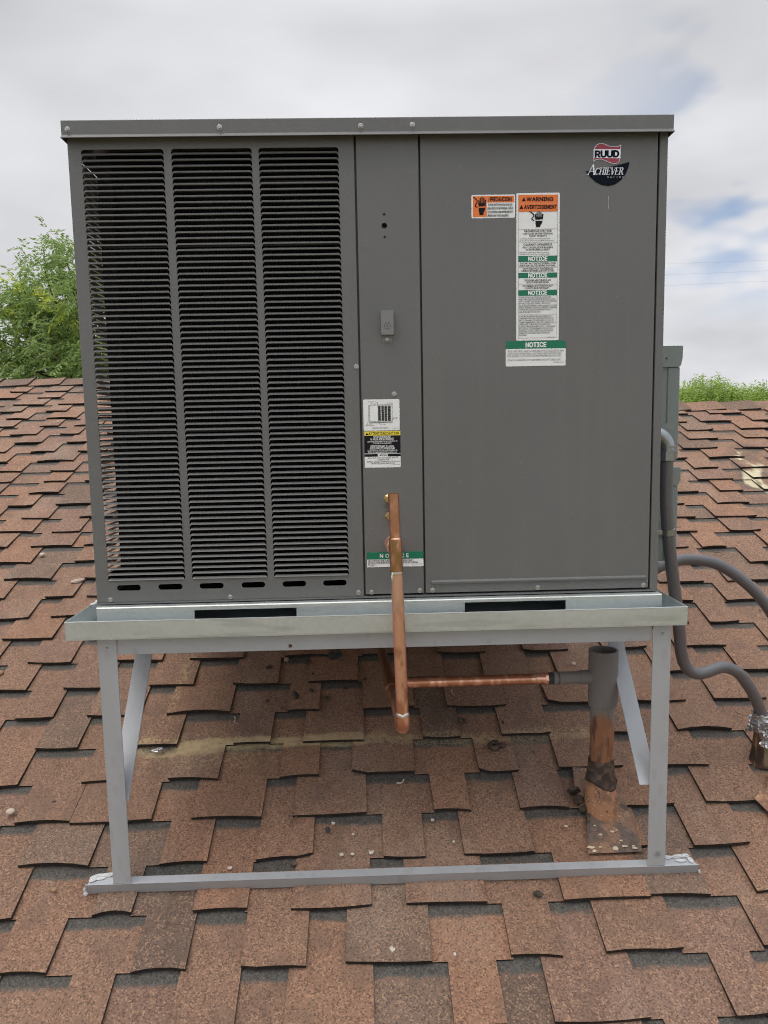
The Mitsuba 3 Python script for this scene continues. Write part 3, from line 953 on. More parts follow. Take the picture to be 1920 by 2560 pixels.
for yy, s, w in ((741.2, 'YOU MUST FOLLOW THE INSTALLATION AND', 0.066), (746.4, 'OPERATING INSTRUCTIONS PROVIDED WITH THIS', 0.0735), (751.5, 'UNIT. FAILURE TO DO SO MAY RESULT IN IMPROPER', 0.0775),
                 (757.0, 'INSTALLATION, ADJUSTMENT, SERVICE OR', 0.064), (762.8, 'MAINTENANCE, POSSIBLY CAUSING FIRE, ELECTRIC', 0.078), (767.6, 'SHOCK, PERSONAL INJURY OR PROPERTY DAMAGE.', 0.078),
                 (772.7, 'FOR SERVICE AND MAINTENANCE, CONSULT A', 0.070), (778.4, 'QUALIFIED SERVICE COMPANY.', 0.046),
                 (789.3, "VOUS DEVEZ SUIVRE L'INSTALLATION ET LES", 0.067), (794.5, "CONSIGNES D'UTILISATION ÉQUIPÉES DE CETTE", 0.072), (799.9, 'UNITÉ. LE MANQUE DE FAIRE AINSI PEUT AVOIR', 0.071),
                 (805.4, "COMME CONSÉQUENCE L'INSTALLATION INEXACTE,", 0.077), (810.5, "LE RÉGLAGE, LE SERVICE OU L'ENTRETIEN,", 0.064), (815.9, 'CAUSANT PROBABLEMENT LE FEU, LA DÉCHARGE', 0.075),
                 (821.2, 'ÉLECTRIQUE, LES BLESSURES OU LES DÉGÂTS', 0.070), (826.6, "MATÉRIELS. POUR LE SERVICE ET L'ENTRETIEN,", 0.071), (832.0, 'CONSULTEZ UNE COMPAGNIE DE SERVICES', 0.064), (837.4, 'QUALIFIÉS.', 0.0165)):
    grey.append(text(s, bx0 + 0.0018, zf(yy) - 0.00135, 0.0027, Y2, True, 'l', w))
grey.append(text('92-102284-178-01', bx1 - 0.002, zf(843.6) - 0.0008, 0.0017, Y2, False, 'r', 0.0195))
for yy in (528.2, 571.2, 603.9, 666.4, 709.0, 785.3):
    grey.append(patch(bx0, bx1, zf(yy) - 0.00018, zf(yy) + 0.00018, Y2, th=0.0001))
for x in (bx0, bx1):
    grey.append(patch(x - 0.0002, x + 0.0002, az0 + 0.005, az1 - 0.004, Y2 + 0.0001, th=0.0001))
grey.append(patch(bx0, bx1, az0 + 0.0048, az0 + 0.0052, Y2, th=0.0001))
green = []
for ya, yb in ((637.4, 652.2), (679.7, 692.8), (722.9, 737.4)):
    green.append(patch(bx0, bx1, zf(yb), zf(ya), Y1))
    white.append(heavy(text('NOTICE', cx, zf((ya + yb) / 2) - 0.0040, 0.0080, Y2 - 0.0002, True, 'c', 0.0395), 0.0003))
sticker('warning_label', 0, 'tall white sticker with orange WARNING head and three green NOTICE bands', (patch(ax0, ax1, az0, az1, Y0, 0.0025), 'lbl_white'),
        [('orange_band', cat([patch(bx0, bx1, zf(507.0), zf(486.6), Y1), patch(bx0, bx1, zf(527.6), zf(507.5), Y1)]), 'lbl_orange'), ('green_band', cat(green), 'lbl_green'),
         ('lettering', cat(black), 'lbl_black'), ('lettering', cat(white), 'lbl_white'), ('lettering', cat(grey), 'lbl_grey')])

# orange caution sticker
ox0, ox1, oz0, oz1 = 0.2012, 0.2898, 0.7750, 0.8203
ix0, ix1, iz0, iz1 = ox0 + 0.0030, ox1 - 0.0022, oz0 + 0.0025, oz1 - 0.0025
spl, zt = ox0 + 0.0312, oz1 - 0.0152
bl = [hand_icon(ix0 + 0.0015, iz0 + 0.0035, 0.0245, 0.0350, Y2), heavy(text('¡ PRECAUCION !', (spl + ix1) / 2, zt + 0.0026, 0.0076, Y2 - 0.0002, True, 'c', 0.0480), 0.0002)]
for k, (s, w) in enumerate((('Antes de tener acceso a los', 0.0490), ('dispositivos terminales, todos', 0.0525), ('los circuitos de alimentación', 0.0510))):
    bl.append(text(s, (spl + ix1) / 2 - 0.0003, zt - 0.0062 - 0.0071 * k, 0.0050, Y2, True, 'c', w))
bl.append(text('deben ser interrumpidos.', spl + 0.0015, zt - 0.0062 - 0.0071 * 3, 0.0050, Y2, True, 'l', 0.0440))
sticker('warning_label', 1, 'small orange sticker headed PRECAUCION with a hand symbol', (patch(ox0, ox1, oz0, oz1, Y0, 0.0025), 'lbl_white'),
        [('orange_band', cat([patch(ix0, spl, iz0, iz1, Y1, 0.0008), patch(spl + 0.0004, ix1, zt, iz1, Y1)]), 'lbl_orange'), ('lettering', cat(bl), 'lbl_black')])

# snow sticker below
ex0, ex1, ez0, ez1 = 0.2710, 0.3957, 0.4785, 0.5297
body = sbox(ex0, ez0, ex1, ez1).buffer(-0.0025).buffer(0.0025)
head = body.intersection(sbox(ex0, ez1 - 0.0158, ex1, ez1))
tx = []
for k, (s, w) in enumerate((('THIS UNIT MUST BE ELEVATED ABOVE PAD AND ABOVE ANY', 0.1175), ('ANTICIPATED SNOWFALL. DRAINAGE MUST BE PROVIDED', 0.1125), ('FOR DEFROST WATER TO PREVENT REFREEZING IN UNIT.', 0.1135))):
    tx.append(text(s, ex0 + 0.0035, ez1 - 0.0224 - 0.0050 * k, 0.0033, Y2, False, 'l', w))
tx.append(text('DO NOT INTERFERE WITH OPENINGS IN BOTTOM OF UNIT.', ex0 + 0.0035, ez1 - 0.0405, 0.0033, Y2, False, 'l', 0.1135))
tx.append(text('92-102284-190-02', ex1 - 0.004, ez0 + 0.0058, 0.0020, Y2, False, 'r', 0.0215))
sticker('warning_label', 2, 'wide white sticker with one green NOTICE band, below the tall one', (extrude_xz(body, Y0, Y0 + 0.0002), 'lbl_white'),
        [('green_band', extrude_xz(head, Y1, Y1 + 0.0002), 'lbl_green'), ('lettering', heavy(text('NOTICE', (ex0 + ex1) / 2 + 0.0005, ez1 - 0.0125, 0.0092, Y2 - 0.0002, True, 'c', 0.0435), 0.0003), 'lbl_white'), ('lettering', cat(tx), 'lbl_grey')])

# wiring-like diagram sticker
dx0, dx1, dz0, dz1 = -0.0262, 0.0490, 0.3515, 0.4160
lx = lambda px: dx0 + (px - 240.0) / 760.0 * (dx1 - dx0)
lz = lambda py: dz1 - (py - 300.0) / 680.0 * (dz1 - dz0)
lines, darks = [], []


def rule(xa, ya, xb, yb, t=0.00030):
    from shapely.geometry import LineString
    return extrude_xz(LineString([(lx(xa), lz(ya)), (lx(xb), lz(yb))]).buffer(t, cap_style=2), Y2, Y2 + 0.0001)


for seg in ((352, 430, 352, 785), (372, 430, 372, 785), (845, 420, 845, 785), (815, 425, 815, 770), (352, 425, 850, 415), (365, 780, 850, 770), (355, 800, 850, 795), (355, 812, 850, 805),
            (550, 425, 550, 775), (450, 385, 490, 410), (490, 350, 545, 370), (545, 370, 545, 420), (565, 815, 600, 848), (850, 735, 880, 705), (318, 800, 318, 840), (835, 415, 865, 388)):
    lines.append(rule(*seg))
for xa, xb in ((556, 605), (620, 672), (684, 736), (752, 806)):
    for r_ in range(22):
        yy = 440 + r_ * 14.9
        darks.append(patch(lx(xa), lx(xb), lz(yy + 11.5), lz(yy), Y2, th=0.0001))
for px, py, w, s in ((335, 350, 0.0135, 'CONTROL ACCESS'), (390, 382, 0.005, 'PANEL'), (745, 388, 0.010, 'CORNER POST'), (875, 705, 0.009, 'LOUVERED'), (885, 733, 0.008, 'PANEL'), (285, 850, 0.013, 'UNIT FRONT'),
                     (285, 866, 0.018, 'SEE INSTRUCTIONS'), (615, 850, 0.0105, 'BASE RAIL'), (430, 918, 0.033, 'DO NOT REMOVE SHIPPING SUPPORT'), (430, 936, 0.033, "N'ENLEVEZ PAS LE SUPPORT"), (835, 934, 0.0145, '92-100081-05-02')):
    lines.append(text(s, lx(px), lz(py) - 0.0006, 0.0014, Y2, False, 'l', w))
sticker('diagram_label', 0, 'white sticker with a small line drawing of a louvred cabinet', (patch(dx0, dx1, dz0, dz1, Y0, 0.0025), 'lbl_white'),
        [('drawing', cat(lines), 'lbl_grey'), ('louvre_print', cat(darks), 'lbl_black')])

# yellow and black caution sticker
qx0, qx1 = -0.0255, 0.0498
qz = lambda py: 0.3500 - (py - 975.0) / 765.0 * 0.0755
qc = (qx0 + qx1) / 2
wt, bk = [], []
for py, s, h, w in ((1095, 'HIGH PRESSURE', 0.0042, 0.036), (1140, 'R-410A REFRIGERANT', 0.0042, 0.0490), (1290, 'RÉFRIGÉRANT R-410A', 0.0042, 0.0490), (1335, 'SOUS HAUTE PRESSION', 0.0042, 0.0530)):
    wt.append(text(s, qc, qz(py) - h / 2, h, Y2, True, 'c', w))
for py, s, w in ((1185, 'operating pressure may exceed limit of', 0.063), (1226, 'R-22 service equipment', 0.038), (1380, 'la pression de service peut dépasser la', 0.062), (1418, "limite de l'équipement de service R-22", 0.061)):
    wt.append(text(s, qc, qz(py) - 0.0016, 0.0034, Y2, False, 'c', w))
bk.append(text('ATTENTION/CAUTION', qc + 0.0035, qz(1020) - 0.0027, 0.0054, Y2, True, 'c', 0.0635))
bk.append(tri_icon(qx0 + 0.0057, qz(1020) - 0.0027, 0.0052, Y2, None)[0])
bk.append(text('SERVICE', qc + 0.001, qz(1478) - 0.0015, 0.0030, Y2, True, 'c', 0.0155))
for py, s, w in ((1535, 'use only R-410A Refrigerant and POE', 0.064), (1572, 'compressor oil', 0.025), (1615, "n'utiliser que du réfrigérant R-410A et de", 0.068), (1652, "l'huile POE pour compresseur", 0.050)):
    bk.append(text(s, qc + 0.001, qz(py) - 0.0014, 0.0031, Y2, False, 'c', w))
bk.append(text('92-100081-10-01', qx1 - 0.0018, qz(1693), 0.0015, Y2, False, 'r', 0.0140))
sticker('caution_label', 0, 'white sticker with a yellow ATTENTION/CAUTION band over black text blocks', (patch(qx0, qx1, qz(1740), qz(975), Y0), 'lbl_white'),
        [('yellow_band', patch(qx0, qx1, qz(1064), qz(975), Y1), 'lbl_yellow'), ('black_field', cat([patch(qx0, qx1, qz(1440), qz(1066), Y1), patch(qx0, qx0 + 0.0275, qz(1508), qz(1452), Y1), patch(qx0 + 0.0485, qx1, qz(1508), qz(1452), Y1)]), 'lbl_black'),
         ('lettering', cat(wt), 'lbl_white'), ('lettering', cat(bk), 'lbl_black')])

# drain sticker behind the copper riser
hx0, hx1, hz0, hz1 = -0.0255, X2 - GAP - 0.0004, 0.0625, 0.0948
gr = []
for ch, px in (('N', 0.0060), ('O', 0.0183), ('T', 0.0290), ('I', 0.0365), ('C', 0.0508), ('E', 0.0610)):
    gr.append(text(ch, px, hz1 - 0.0122, 0.0082, Y2, True))
tx = [text('UNIT DRAIN LINE HAS INTERNAL DRAIN TRAP –', hx0 + 0.0020, hz0 + 0.0118, 0.0036, Y2, True, 'l', 0.0985),
      text('DO NOT USE ADDITIONAL DRAIN TRAP EXTERNAL', hx0 + 0.0020, hz0 + 0.0072, 0.0036, Y2, True, 'l', 0.1075), text('TO UNIT.', hx0 + 0.0020, hz0 + 0.0024, 0.0036, Y2, True, 'l', 0.0180),
      text('92-102284-188-01', hx1 - 0.003, hz0 + 0.0040, 0.0017, Y2, False, 'r', 0.0205)]
sticker('notice_label', 0, 'low green and white NOTICE sticker crossed by the copper riser', (patch(hx0, hx1, hz0, hz1, Y0, 0.0012), 'lbl_white'),
        [('green_band', patch(hx0, hx1, hz1 - 0.0158, hz1, Y1, 0.0010), 'lbl_green'), ('lettering', cat(gr), 'lbl_white'), ('lettering', cat(tx), 'lbl_grey')])

# wavy badge
gx0, gx1, gz0, gz1 = 0.4490, 0.5035, 0.8805, 0.9155


def bz(pts, n=6):
    return [tuple(p[:2]) for p in catmull([(a, b, 0) for a, b in pts], n)]


gl = lambda px: gx0 + (px - 283.0) / 424.0 * (gx1 - gx0)
gz = lambda py: 0.9162 - (py - 245.0) / 7600.0
top_edge = bz([(gl(288), gz(326)), (gl(312), gz(285)), (gl(350), gz(255)), (gl(400), gz(247)), (gl(450), gz(258)), (gl(520), gz(286)), (gl(600), gz(296)), (gl(660), gz(290)), (gl(704), gz(272))])
bot_edge = bz([(gl(285), gz(498)), (gl(320), gz(478)), (gl(380), gz(468)), (gl(440), gz(482)), (gl(520), gz(514)), (gl(590), gz(534)), (gl(640), gz(530)), (gl(676), gz(506)), (gl(694), gz(462))])
red_top = Polygon(top_edge + [(gl(694), gz(331)), (gl(288), gz(326))]).buffer(0)
red_bot = Polygon(bot_edge[::-1] + [(gl(285), gz(454)), (gl(694), gz(462))]).buffer(0)
mid_band = Polygon([(gl(284), gz(330)), (gl(700), gz(335)), (gl(694), gz(460)), (gl(284), gz(455))])
whole = __import__('shapely').union_all([red_top, red_bot, mid_band]).buffer(0.0008)
sticker('maker_badge', 0, 'red and chrome wavy badge with dark block letters', (extrude_xz(whole, -0.0014, 0.0), 'badge_chrome'),
        [('red_field', cat([extrude_xz(red_top.buffer(-0.0001), -0.0019, -0.0014), extrude_xz(red_bot.buffer(-0.0001), -0.0019, -0.0014)]), 'badge_red'),
         ('lettering', heavy(text('RUUD', (gx0 + gx1) / 2 - 0.0002, gz(444), 0.0122, -0.0020, True, 'c', 0.0495, track=0.10), 0.0007), 'badge_navy')])
# navy bowl emblem with slanted serif capitals
cxm, czm, rm = 0.4815, 0.8862, 0.0515
bowl = Polygon([(0.4325, 0.8640), (0.4420, 0.8630), (0.4700, 0.8690), (0.4980, 0.8745), (0.5215, 0.8805), (0.5195, 0.8705), (0.5140, 0.8570), (0.5050, 0.8455), (0.4930, 0.8375), (0.4800, 0.8345), (0.4660, 0.8365), (0.4530, 0.8430), (0.4420, 0.8525)]).buffer(-0.0008).buffer(0.0008)
SER = {  # strokes: (x0, y0, x1, y1, width), serifs come from the h flag
    'A': ([(0.02, 0, 0.36, 1.0, .07), (0.72, 0, 0.36, 1.0, .15), (0.16, .34, 0.60, .34, .05)], [(0.02, 0), (0.74, 0)], 0.78),
    'C': ([(0.62, .80, 0.40, .96, .07), (0.40, .96, 0.16, .80, .10), (0.16, .80, 0.08, .5, .14), (0.08, .5, 0.16, .2, .14), (0.16, .2, .40, .04, .09), (.40, .04, .64, .2, .06), (.62, .98, .62, .72, .05)], [], 0.70),
    'H': ([(0.12, 0, 0.12, 1, .14), (0.60, 0, 0.60, 1, .14), (.12, .52, .60, .52, .05)], [(.12, 0), (.12, 1), (.6, 0), (.6, 1)], 0.76),
    'I': ([(0.12, 0, 0.12, 1, .15)], [(.12, 0), (.12, 1)], 0.30),
    'E': ([(0.12, 0, 0.12, 1, .14), (.06, .975, .52, .975, .05), (.12, .52, .40, .52, .05), (.06, .025, .56, .025, .05), (.52, 1, .52, .80, .05), (.56, 0, .56, .22, .05), (.40, .62, .40, .42, .05)], [(.12, 0), (.12, 1)], 0.62),
    'V': ([(0.06, 1, .34, 0, .15), (.64, 1, .34, 0, .06)], [(.06, 1), (.64, 1)], 0.66),
    'R': ([(0.12, 0, 0.12, 1, .14), (.12, .975, .40, .975, .05), (.40, .975, .53, .76, .11), (.53, .76, .40, .53, .11), (.40, .53, .12, .53, .05), (.34, .53, .62, 0, .14)], [(.12, 0), (.12, 1), (.64, 0)], 0.68),
}


def serif_word(word, x0, z0, h, width, y, slant=0.22, big=1.45):
    from shapely.geometry import LineString
    from shapely import union_all
    x, shapes = 0.0, []
    for i, ch in enumerate(word):
        k = big if i == 0 else 1.0
        st, se, adv = SER[ch]
        for a, b, c, d, w in st:
            shapes.append(LineString([(x + a * k, b * k), (x + c * k, d * k)]).buffer(w * k / 2, cap_style=2))
        for a, b in se:
            shapes.append(LineString([(x + (a - .13) * k, (b + (.025 if b < .5 else -.025)) * k), (x + (a + .13) * k, (b + (.025 if b < .5 else -.025)) * k)]).buffer(.028 * k, cap_style=2))
        x += adv * k * (0.93 if i == 0 else 1.06)
    g_ = union_all(shapes)
    k = width / x
    g_ = affinity.affine_transform(g_, [k, slant * h, 0, h, x0, z0])
    return extrude_xz(g_, y - 0.0003, y)


sticker('maker_badge', 1, 'round-bottomed navy emblem with slanted silver capitals', (extrude_xz(bowl, -0.0010, 0.0), 'badge_navy'),
        [('lettering', serif_word('ACHIEVER', 0.4368, 0.8560, 0.0140, 0.0720, -0.0010), 'badge_chrome'), ('small_lettering', cat([text(c, 0.4785 + 0.0061 * i, 0.8500, 0.0034, -0.0013, False) for i, c in enumerate('Series')]), 'badge_chrome')])

# ------------------------------------------------------------------ curb, drip pan and stand
slots = [sbox(-0.391, -0.052, -0.1765, -0.0165), sbox(0.180, -0.052, 0.3955, -0.0145)]
cf = sbox(-0.595, -0.0605, 0.602, -0.0085)
for s_ in slots:
    cf = cf.difference(s_)
curb = cat([extrude_xz(cf, -0.020, -0.0185), box(-0.595, 0.602, -0.0185, 0.030, -0.0075, -0.0062),
            hull([(-0.595, -0.020, -0.0085), (0.602, -0.020, -0.0085), (-0.595, -0.0185, -0.0065), (0.602, -0.0185, -0.0065), (-0.595, -0.0175, -0.0062), (0.602, -0.0175, -0.0062), (-0.595, -0.0175, -0.0085), (0.602, -0.0175, -0.0085)]),
            box(-0.595, -0.5935, -0.0185, 1.205, -0.0605, -0.0062), box(0.6005, 0.602, -0.0185, 1.205, -0.0605, -0.0062), box(-0.5935, 0.6005, 1.203, 1.205, -0.0605, -0.0062), box(-0.5935, 0.6005, 0.030, 1.203, -0.0075, -0.0066)])
add('support_curb', curb, 'galvanised')
tag('support_curb', 'low galvanised curb with two long black slots under the air conditioner', 'curb')

PX0, PX1, PY0, PY1, PZ0, PZ1 = -0.647, 0.641, -0.060, 1.255, -0.0645, -0.0260
t = 0.0016
pan = [box(PX0, PX1, PY0, PY1, PZ0, PZ0 + t), box(PX0, PX1, PY0, PY0 + t, PZ0 + t, PZ1, 0.0005), box(PX0, PX0 + t, PY0 + t, PY1 - t, PZ0 + t, PZ1, 0.0005), box(PX1 - t, PX1, PY0 + t, PY1 - t, PZ0 + t, PZ1, 0.0005),
       box(PX0, PX1, PY1 - t, PY1, PZ0 + t, PZ1, 0.0005)]
pan.append(tube([(PX0 - 0.0002, PY0 + 0.0006, PZ1), (PX1 + 0.0002, PY0 + 0.0006, PZ1)], 0.0011, 8))
for x in (PX0 + 0.0006, PX1 - 0.0006):
    pan.append(tube([(x, PY0, PZ1), (x, PY1, PZ1)], 0.0011, 8))
add('drip_pan', cat(pan), 'galvanised')
tag('drip_pan', 'wide shallow galvanised drip pan with raised rim on the stand', 'drip pan')
sm = []
for k in range(9):
    sm.append(moved(blob(0.006, 0.014, 0.0022, 40 + k, 0.4, 2.0, 2), PX0 + 0.003, 0.10 + 0.028 * k, PZ1 + 0.0004))
add('drip_pan__sealant', cat(sm), 'caulk', smooth=True)

ES = 'equipment_stand'
tag(ES, 'grey angle steel stand of legs, braces and foot rail under the drip pan', 'stand')


def angle_leg(x0, x1, y, z0, z1, outer):
    """Angle iron: one flange faces the front, the other runs back along its outer edge."""
    t_ = 0.0035
    xs_ = (x0, x0 + t_) if outer < 0 else (x1 - t_, x1)
    return cat([box(x0, x1, y, y + t_, z0, z1, 0.0006), box(xs_[0], xs_[1], y + t_, y + 0.036, z0, z1)])


LEGTOP = -0.0650
add(ES + '__leg', angle_leg(-0.5885, -0.5500, -0.0445, -0.6095, LEGTOP, -1), 'mill_steel')
add(ES + '__leg_001', angle_leg(0.5755, 0.6140, -0.0445, -0.6095, LEGTOP, 1), 'mill_steel')
add(ES + '__beam', cat([box(-0.5495, 0.5745, -0.0405, -0.0370, -0.1025, LEGTOP, 0.0006), box(-0.5495, 0.5745, -0.0370, -0.004, LEGTOP - 0.0035, LEGTOP)]), 'mill_steel')


add(ES + '__bolt', screw(-0.190, -0.0930, -0.0405, 0.0030), 'rust_mat', smooth=30)
add(ES + '__bolt_001', screw(0.5960, -0.0840, -0.0445, 0.0030), 'screw_zinc', smooth=30)
add(ES + '__bolt_002', screw(-0.5700, -0.0840, -0.0445, 0.0030), 'screw_zinc', smooth=30)


def flat_brace(xa, xb, p0, p1, w, t_=0.0035):
    """Flat strip with its width across x from the low point p0 = (y, z) to the high point p1, ends cut plumb."""
    (ya, za), (yb, zb) = p0, p1
    d = np.array([yb - ya, zb - za]) / math.hypot(yb - ya, zb - za)
    nrm = np.array([d[1], -d[0]]) * t_
    pts = []
    for x in (xa, xb):
        for (y_, z_) in ((ya, za), (yb, zb)):
            pts += [(x, y_, z_), (x, y_ + nrm[0], z_ + nrm[1])]
    side = box(xa, xa + t_, 0, 1, 0, 1)
    return hull(pts)


add(ES + '__brace', flat_brace(-0.586, -0.5465, (-0.0385, -0.424), (0.286, -0.066), 0), 'mill_steel')
add(ES + '__brace_001', flat_brace(0.5705, 0.6090, (-0.0385, -0.424), (0.286, -0.066), 0) if False else flat_brace(0.5560, 0.5945, (-0.0385, -0.424), (0.286, -0.066), 0), 'mill_steel')
RX0, RX1 = -0.6485, 0.6890
fl_ = [(-0.0460, -0.6100), (-0.0425, -0.6100), (-0.0315, -0.6365), (-0.0350, -0.6370)]
rail = cat([hull([(x, y, z) for x in (RX0, RX1) for y, z in fl_]), box(RX0 + 0.004, RX1 - 0.004, -0.0424, -0.0185, -0.6136, -0.6102)])
add(ES + '__foot_rail', rail, 'mill_steel')
add(ES + '__side_rail', cat([box(-0.5885, -0.5850, -0.008, 1.235, -0.1025, LEGTOP), box(-0.585, -0.553, -0.004, 1.235, LEGTOP - 0.0035, LEGTOP)]), 'mill_steel')
add(ES + '__side_rail_001', cat([box(0.6105, 0.6140, -0.008, 1.235, -0.1025, LEGTOP), box(0.579, 0.6105, -0.004, 1.235, LEGTOP - 0.0035, LEGTOP)]), 'mill_steel')
zb = ZR + 1.205 * ST / CT
add(ES + '__leg_002', angle_leg(-0.5845, -0.5460, 1.190, zb + 0.004, LEGTOP - 0.004, -1), 'mill_steel')
add(ES + '__leg_003', angle_leg(0.5715, 0.6100, 1.190, zb + 0.004, LEGTOP - 0.004, 1), 'mill_steel')
add(ES + '__rear_rail', box(-0.645, 0.685, 1.185, 1.225, zb + 0.0105, zb + 0.014), 'mill_steel')

# white sealant smeared on the ends of the foot rail
def smear(cx_, cy_, cz_, parts_, seed):
    ms = []
    r_ = np.random.default_rng(seed)
    for (dx, dy, dz, rx, ry, rz) in parts_:
        ms.append(moved(blob(rx * 0.8, ry * 0.75, rz * 0.7, int(r_.integers(1, 900)), 0.6, 2.2, 3), cx_ + dx, cy_ + dy, cz_ + dz))
    return cat(ms)


add('sealant_smear', smear(-0.62, -0.025, -0.6085, [(-0.018, 0.0, 0, .010, .016, .003), (0.002, 0.012, 0, .022, .007, .004), (0.018, 0.014, 0, .014, .005, .004), (-0.005, 0.002, 0, .016, .008, .0015), (-0.028, -0.022, -0.021, .005, .006, .006), (-0.030, -0.020, -0.013, .003, .004, .008)], 3), 'caulk', smooth=True)
tag('sealant_smear', 'white sealant smeared on the foot rail end beside the conduit-free leg with the pebble', 'sealant')
add('sealant_smear_001', smear(0.655, -0.023, -0.6085, [(-0.024, 0.008, 0, .012, .007, .004), (0.0, 0.010, 0, .020, .007, .004), (0.016, 0.010, 0.001, .012, .006, .006), (0.022, -0.004, 0, .006, .014, .003), (0.0, -0.006, 0, .014, .007, .0025), (0.037, -0.018, -0.020, .003, .005, .007), (0.038, -0.022, -0.031, .005, .004, .002)], 5), 'caulk', smooth=True)
labels['sealant_smear']['label'] = 'white sealant smeared on the foot rail end at the left leg'
tag('sealant_smear_001', 'white sealant smeared on the foot rail end at the right leg', 'sealant')

# ------------------------------------------------------------------ copper drain pipe
DP = 'drain_pipe'
tag(DP, 'copper drain pipe with an open riser and a run under the air conditioner', 'pipe')
A = np.array([0.0297, -0.100, 0.2285]); B = np.array([0.0408, -0.100, -0.247])
at = lambda z: A + (B - A) * (A[2] - z) / (A[2] - B[2])
add(DP + '__riser', tube([at(0.2285), at(0.136)], 0.0108, 28, inner=0.0095), 'copper', smooth=40)
add(DP + '__tee', cat([tube([at(0.141), at(0.1385), at(0.1375), at(0.074), at(0.0725), at(0.0715)], [0.0110, 0.0126, 0.0130, 0.0130, 0.0126, 0.0110], 28), tube([(0.0330, -0.100, 0.1085), (0.0318, -0.068, 0.1105)], 0.0127, 24)]), 'copper', smooth=40)
add(DP + '__solder_joint', cat([tube([at(0.0722), at(0.0690), at(0.0665)], [0.0128, 0.0134, 0.0124], 24), moved(blob(0.003, 0.003, 0.012, 9, 0.5, 2, 2), *(at(0.06) + [-0.009, -0.0085, 0]))]), 'solder', smooth=40)
add(DP + '__down_pipe', tube([at(0.071), at(-0.07), at(-0.238)], 0.0126, 28), 'copper', smooth=40)
EB = at(-0.256)
dirb = np.array([-0.060, 1.0, 0.004]); dirb /= np.linalg.norm(dirb)
elb = [at(-0.226), at(-0.238)] + [at(-0.238) * (1 - a) ** 2 + 2 * a * (1 - a) * (at(-0.260)) + a * a * (at(-0.260) + dirb * 0.026) for a in np.linspace(0.12, 0.92, 8)] + [at(-0.260) + dirb * 0.028, at(-0.260) + dirb * 0.04]
add(DP + '__elbow', tube(elb, [0.0134] + [0.0140] * (len(elb) - 2) + [0.0136], 28), 'copper', smooth=40)
ring = tube([at(-0.2225), at(-0.2262), at(-0.2300)], [0.0130, 0.0148, 0.0138], 24)
rv = np.array(ring.vertices)
ring.vertices = rv + np.stack([0 * rv[:, 0], 0 * rv[:, 0], 0.0030 * np.abs(np.sin((rv[:, 0] - 0.040) * 190))], -1)
add(DP + '__solder_joint_001', ring, 'solder', smooth=40)
C0 = at(-0.260)
bk_ = lambda d: C0 + dirb * d
add(DP + '__trap_pipe', tube([bk_(0.03), bk_(0.245)], 0.0126, 24), 'copper', smooth=40)
HP = bk_(0.280)
add(DP + '__branch_tee', cat([tube([bk_(0.240), bk_(0.242), bk_(0.318), bk_(0.320)], [0.0125, 0.0145, 0.0145, 0.0125], 24), tube([HP, HP + np.array([0.03, -0.001, 0.0])], 0.0142, 24)]), 'old_copper', smooth=40)
add(DP + '__tail_pipe', tube([bk_(0.318), bk_(0.62)], 0.0126, 24), 'old_copper', smooth=40)
HE = np.array([0.400, 0.148, -0.2455])
add(DP + '__cross_pipe', tube([HP + [0.02, 0, 0], HE - [0.02, 0, 0]], 0.0126, 24), 'copper', smooth=40)
add(DP + '__adapter', cat([tube([HE - [0.030, 0, 0], HE - [0.029, 0, 0], HE - [0.003, 0, 0], HE], [0.0126, 0.0140, 0.0140, 0.0130], 24), tube([HE - [0.008, 0, 0], HE - [0.0075, 0, 0], HE - [0.001, 0, 0], HE + [0.0005, 0, 0]], [0.014, 0.0155, 0.0155, 0.013], 8)]), 'copper', smooth=30)
add(DP + '__solder_joint_002', tube([HE - [0.0325, 0, 0], HE - [0.031, 0, 0], HE - [0.0295, 0, 0]], [0.0128, 0.0144, 0.0130], 24), 'solder', smooth=40)

# ------------------------------------------------------------------ vent pipe with its grey tee
VP = 'vent_pipe'
VX, VY = 0.5325, 0.148
tag(VP, 'rusty brown vent stack with a grey open tee beside the right leg', 'vent pipe')
zt_ = np.array
add(VP + '__hub', cat([tube([(VX, VY, -0.1785), (VX, VY, -0.1795), (VX, VY, -0.308), (VX + 0.0005, VY, -0.314)], [0.0338, 0.0346, 0.0345, 0.0338], 40, inner=0.0295)]), 'pvc_grey', smooth=40)
add(VP + '__branch', cat([tube([(0.412, VY, -0.2455), (0.4125, VY, -0.2455), (0.4215, VY, -0.2455), (0.422, VY, -0.2455)], [0.0135, 0.0158, 0.0158, 0.0140], 28),
                          tube([(0.4215, VY, -0.2455), (0.4255, VY, -0.2455)], 0.0118, 24),
                          tube([(0.4255, VY, -0.2455), (0.426, VY, -0.2455), (0.478, VY, -0.2455), (0.479, VY, -0.2455)], [0.0135, 0.0152, 0.0152, 0.0145], 28),
                          tube([(0.476, VY, -0.2450), (0.4765, VY, -0.2450), (0.515, VY, -0.2450)], [0.0150, 0.0166, 0.0172], 28)]), 'pvc_grey', smooth=40)
add(VP + '__bushing', tube([(0.399, VY, -0.2455), (0.4125, VY, -0.2455)], 0.0142, 24), 'lbl_grey', smooth=40)
add(VP + '__stack', tube([(VX, VY, -0.309), (VX - 0.001, VY, -0.42), (VX - 0.0025, VY, -0.585)], 0.0281, 36), 'stack_mat', smooth=40)

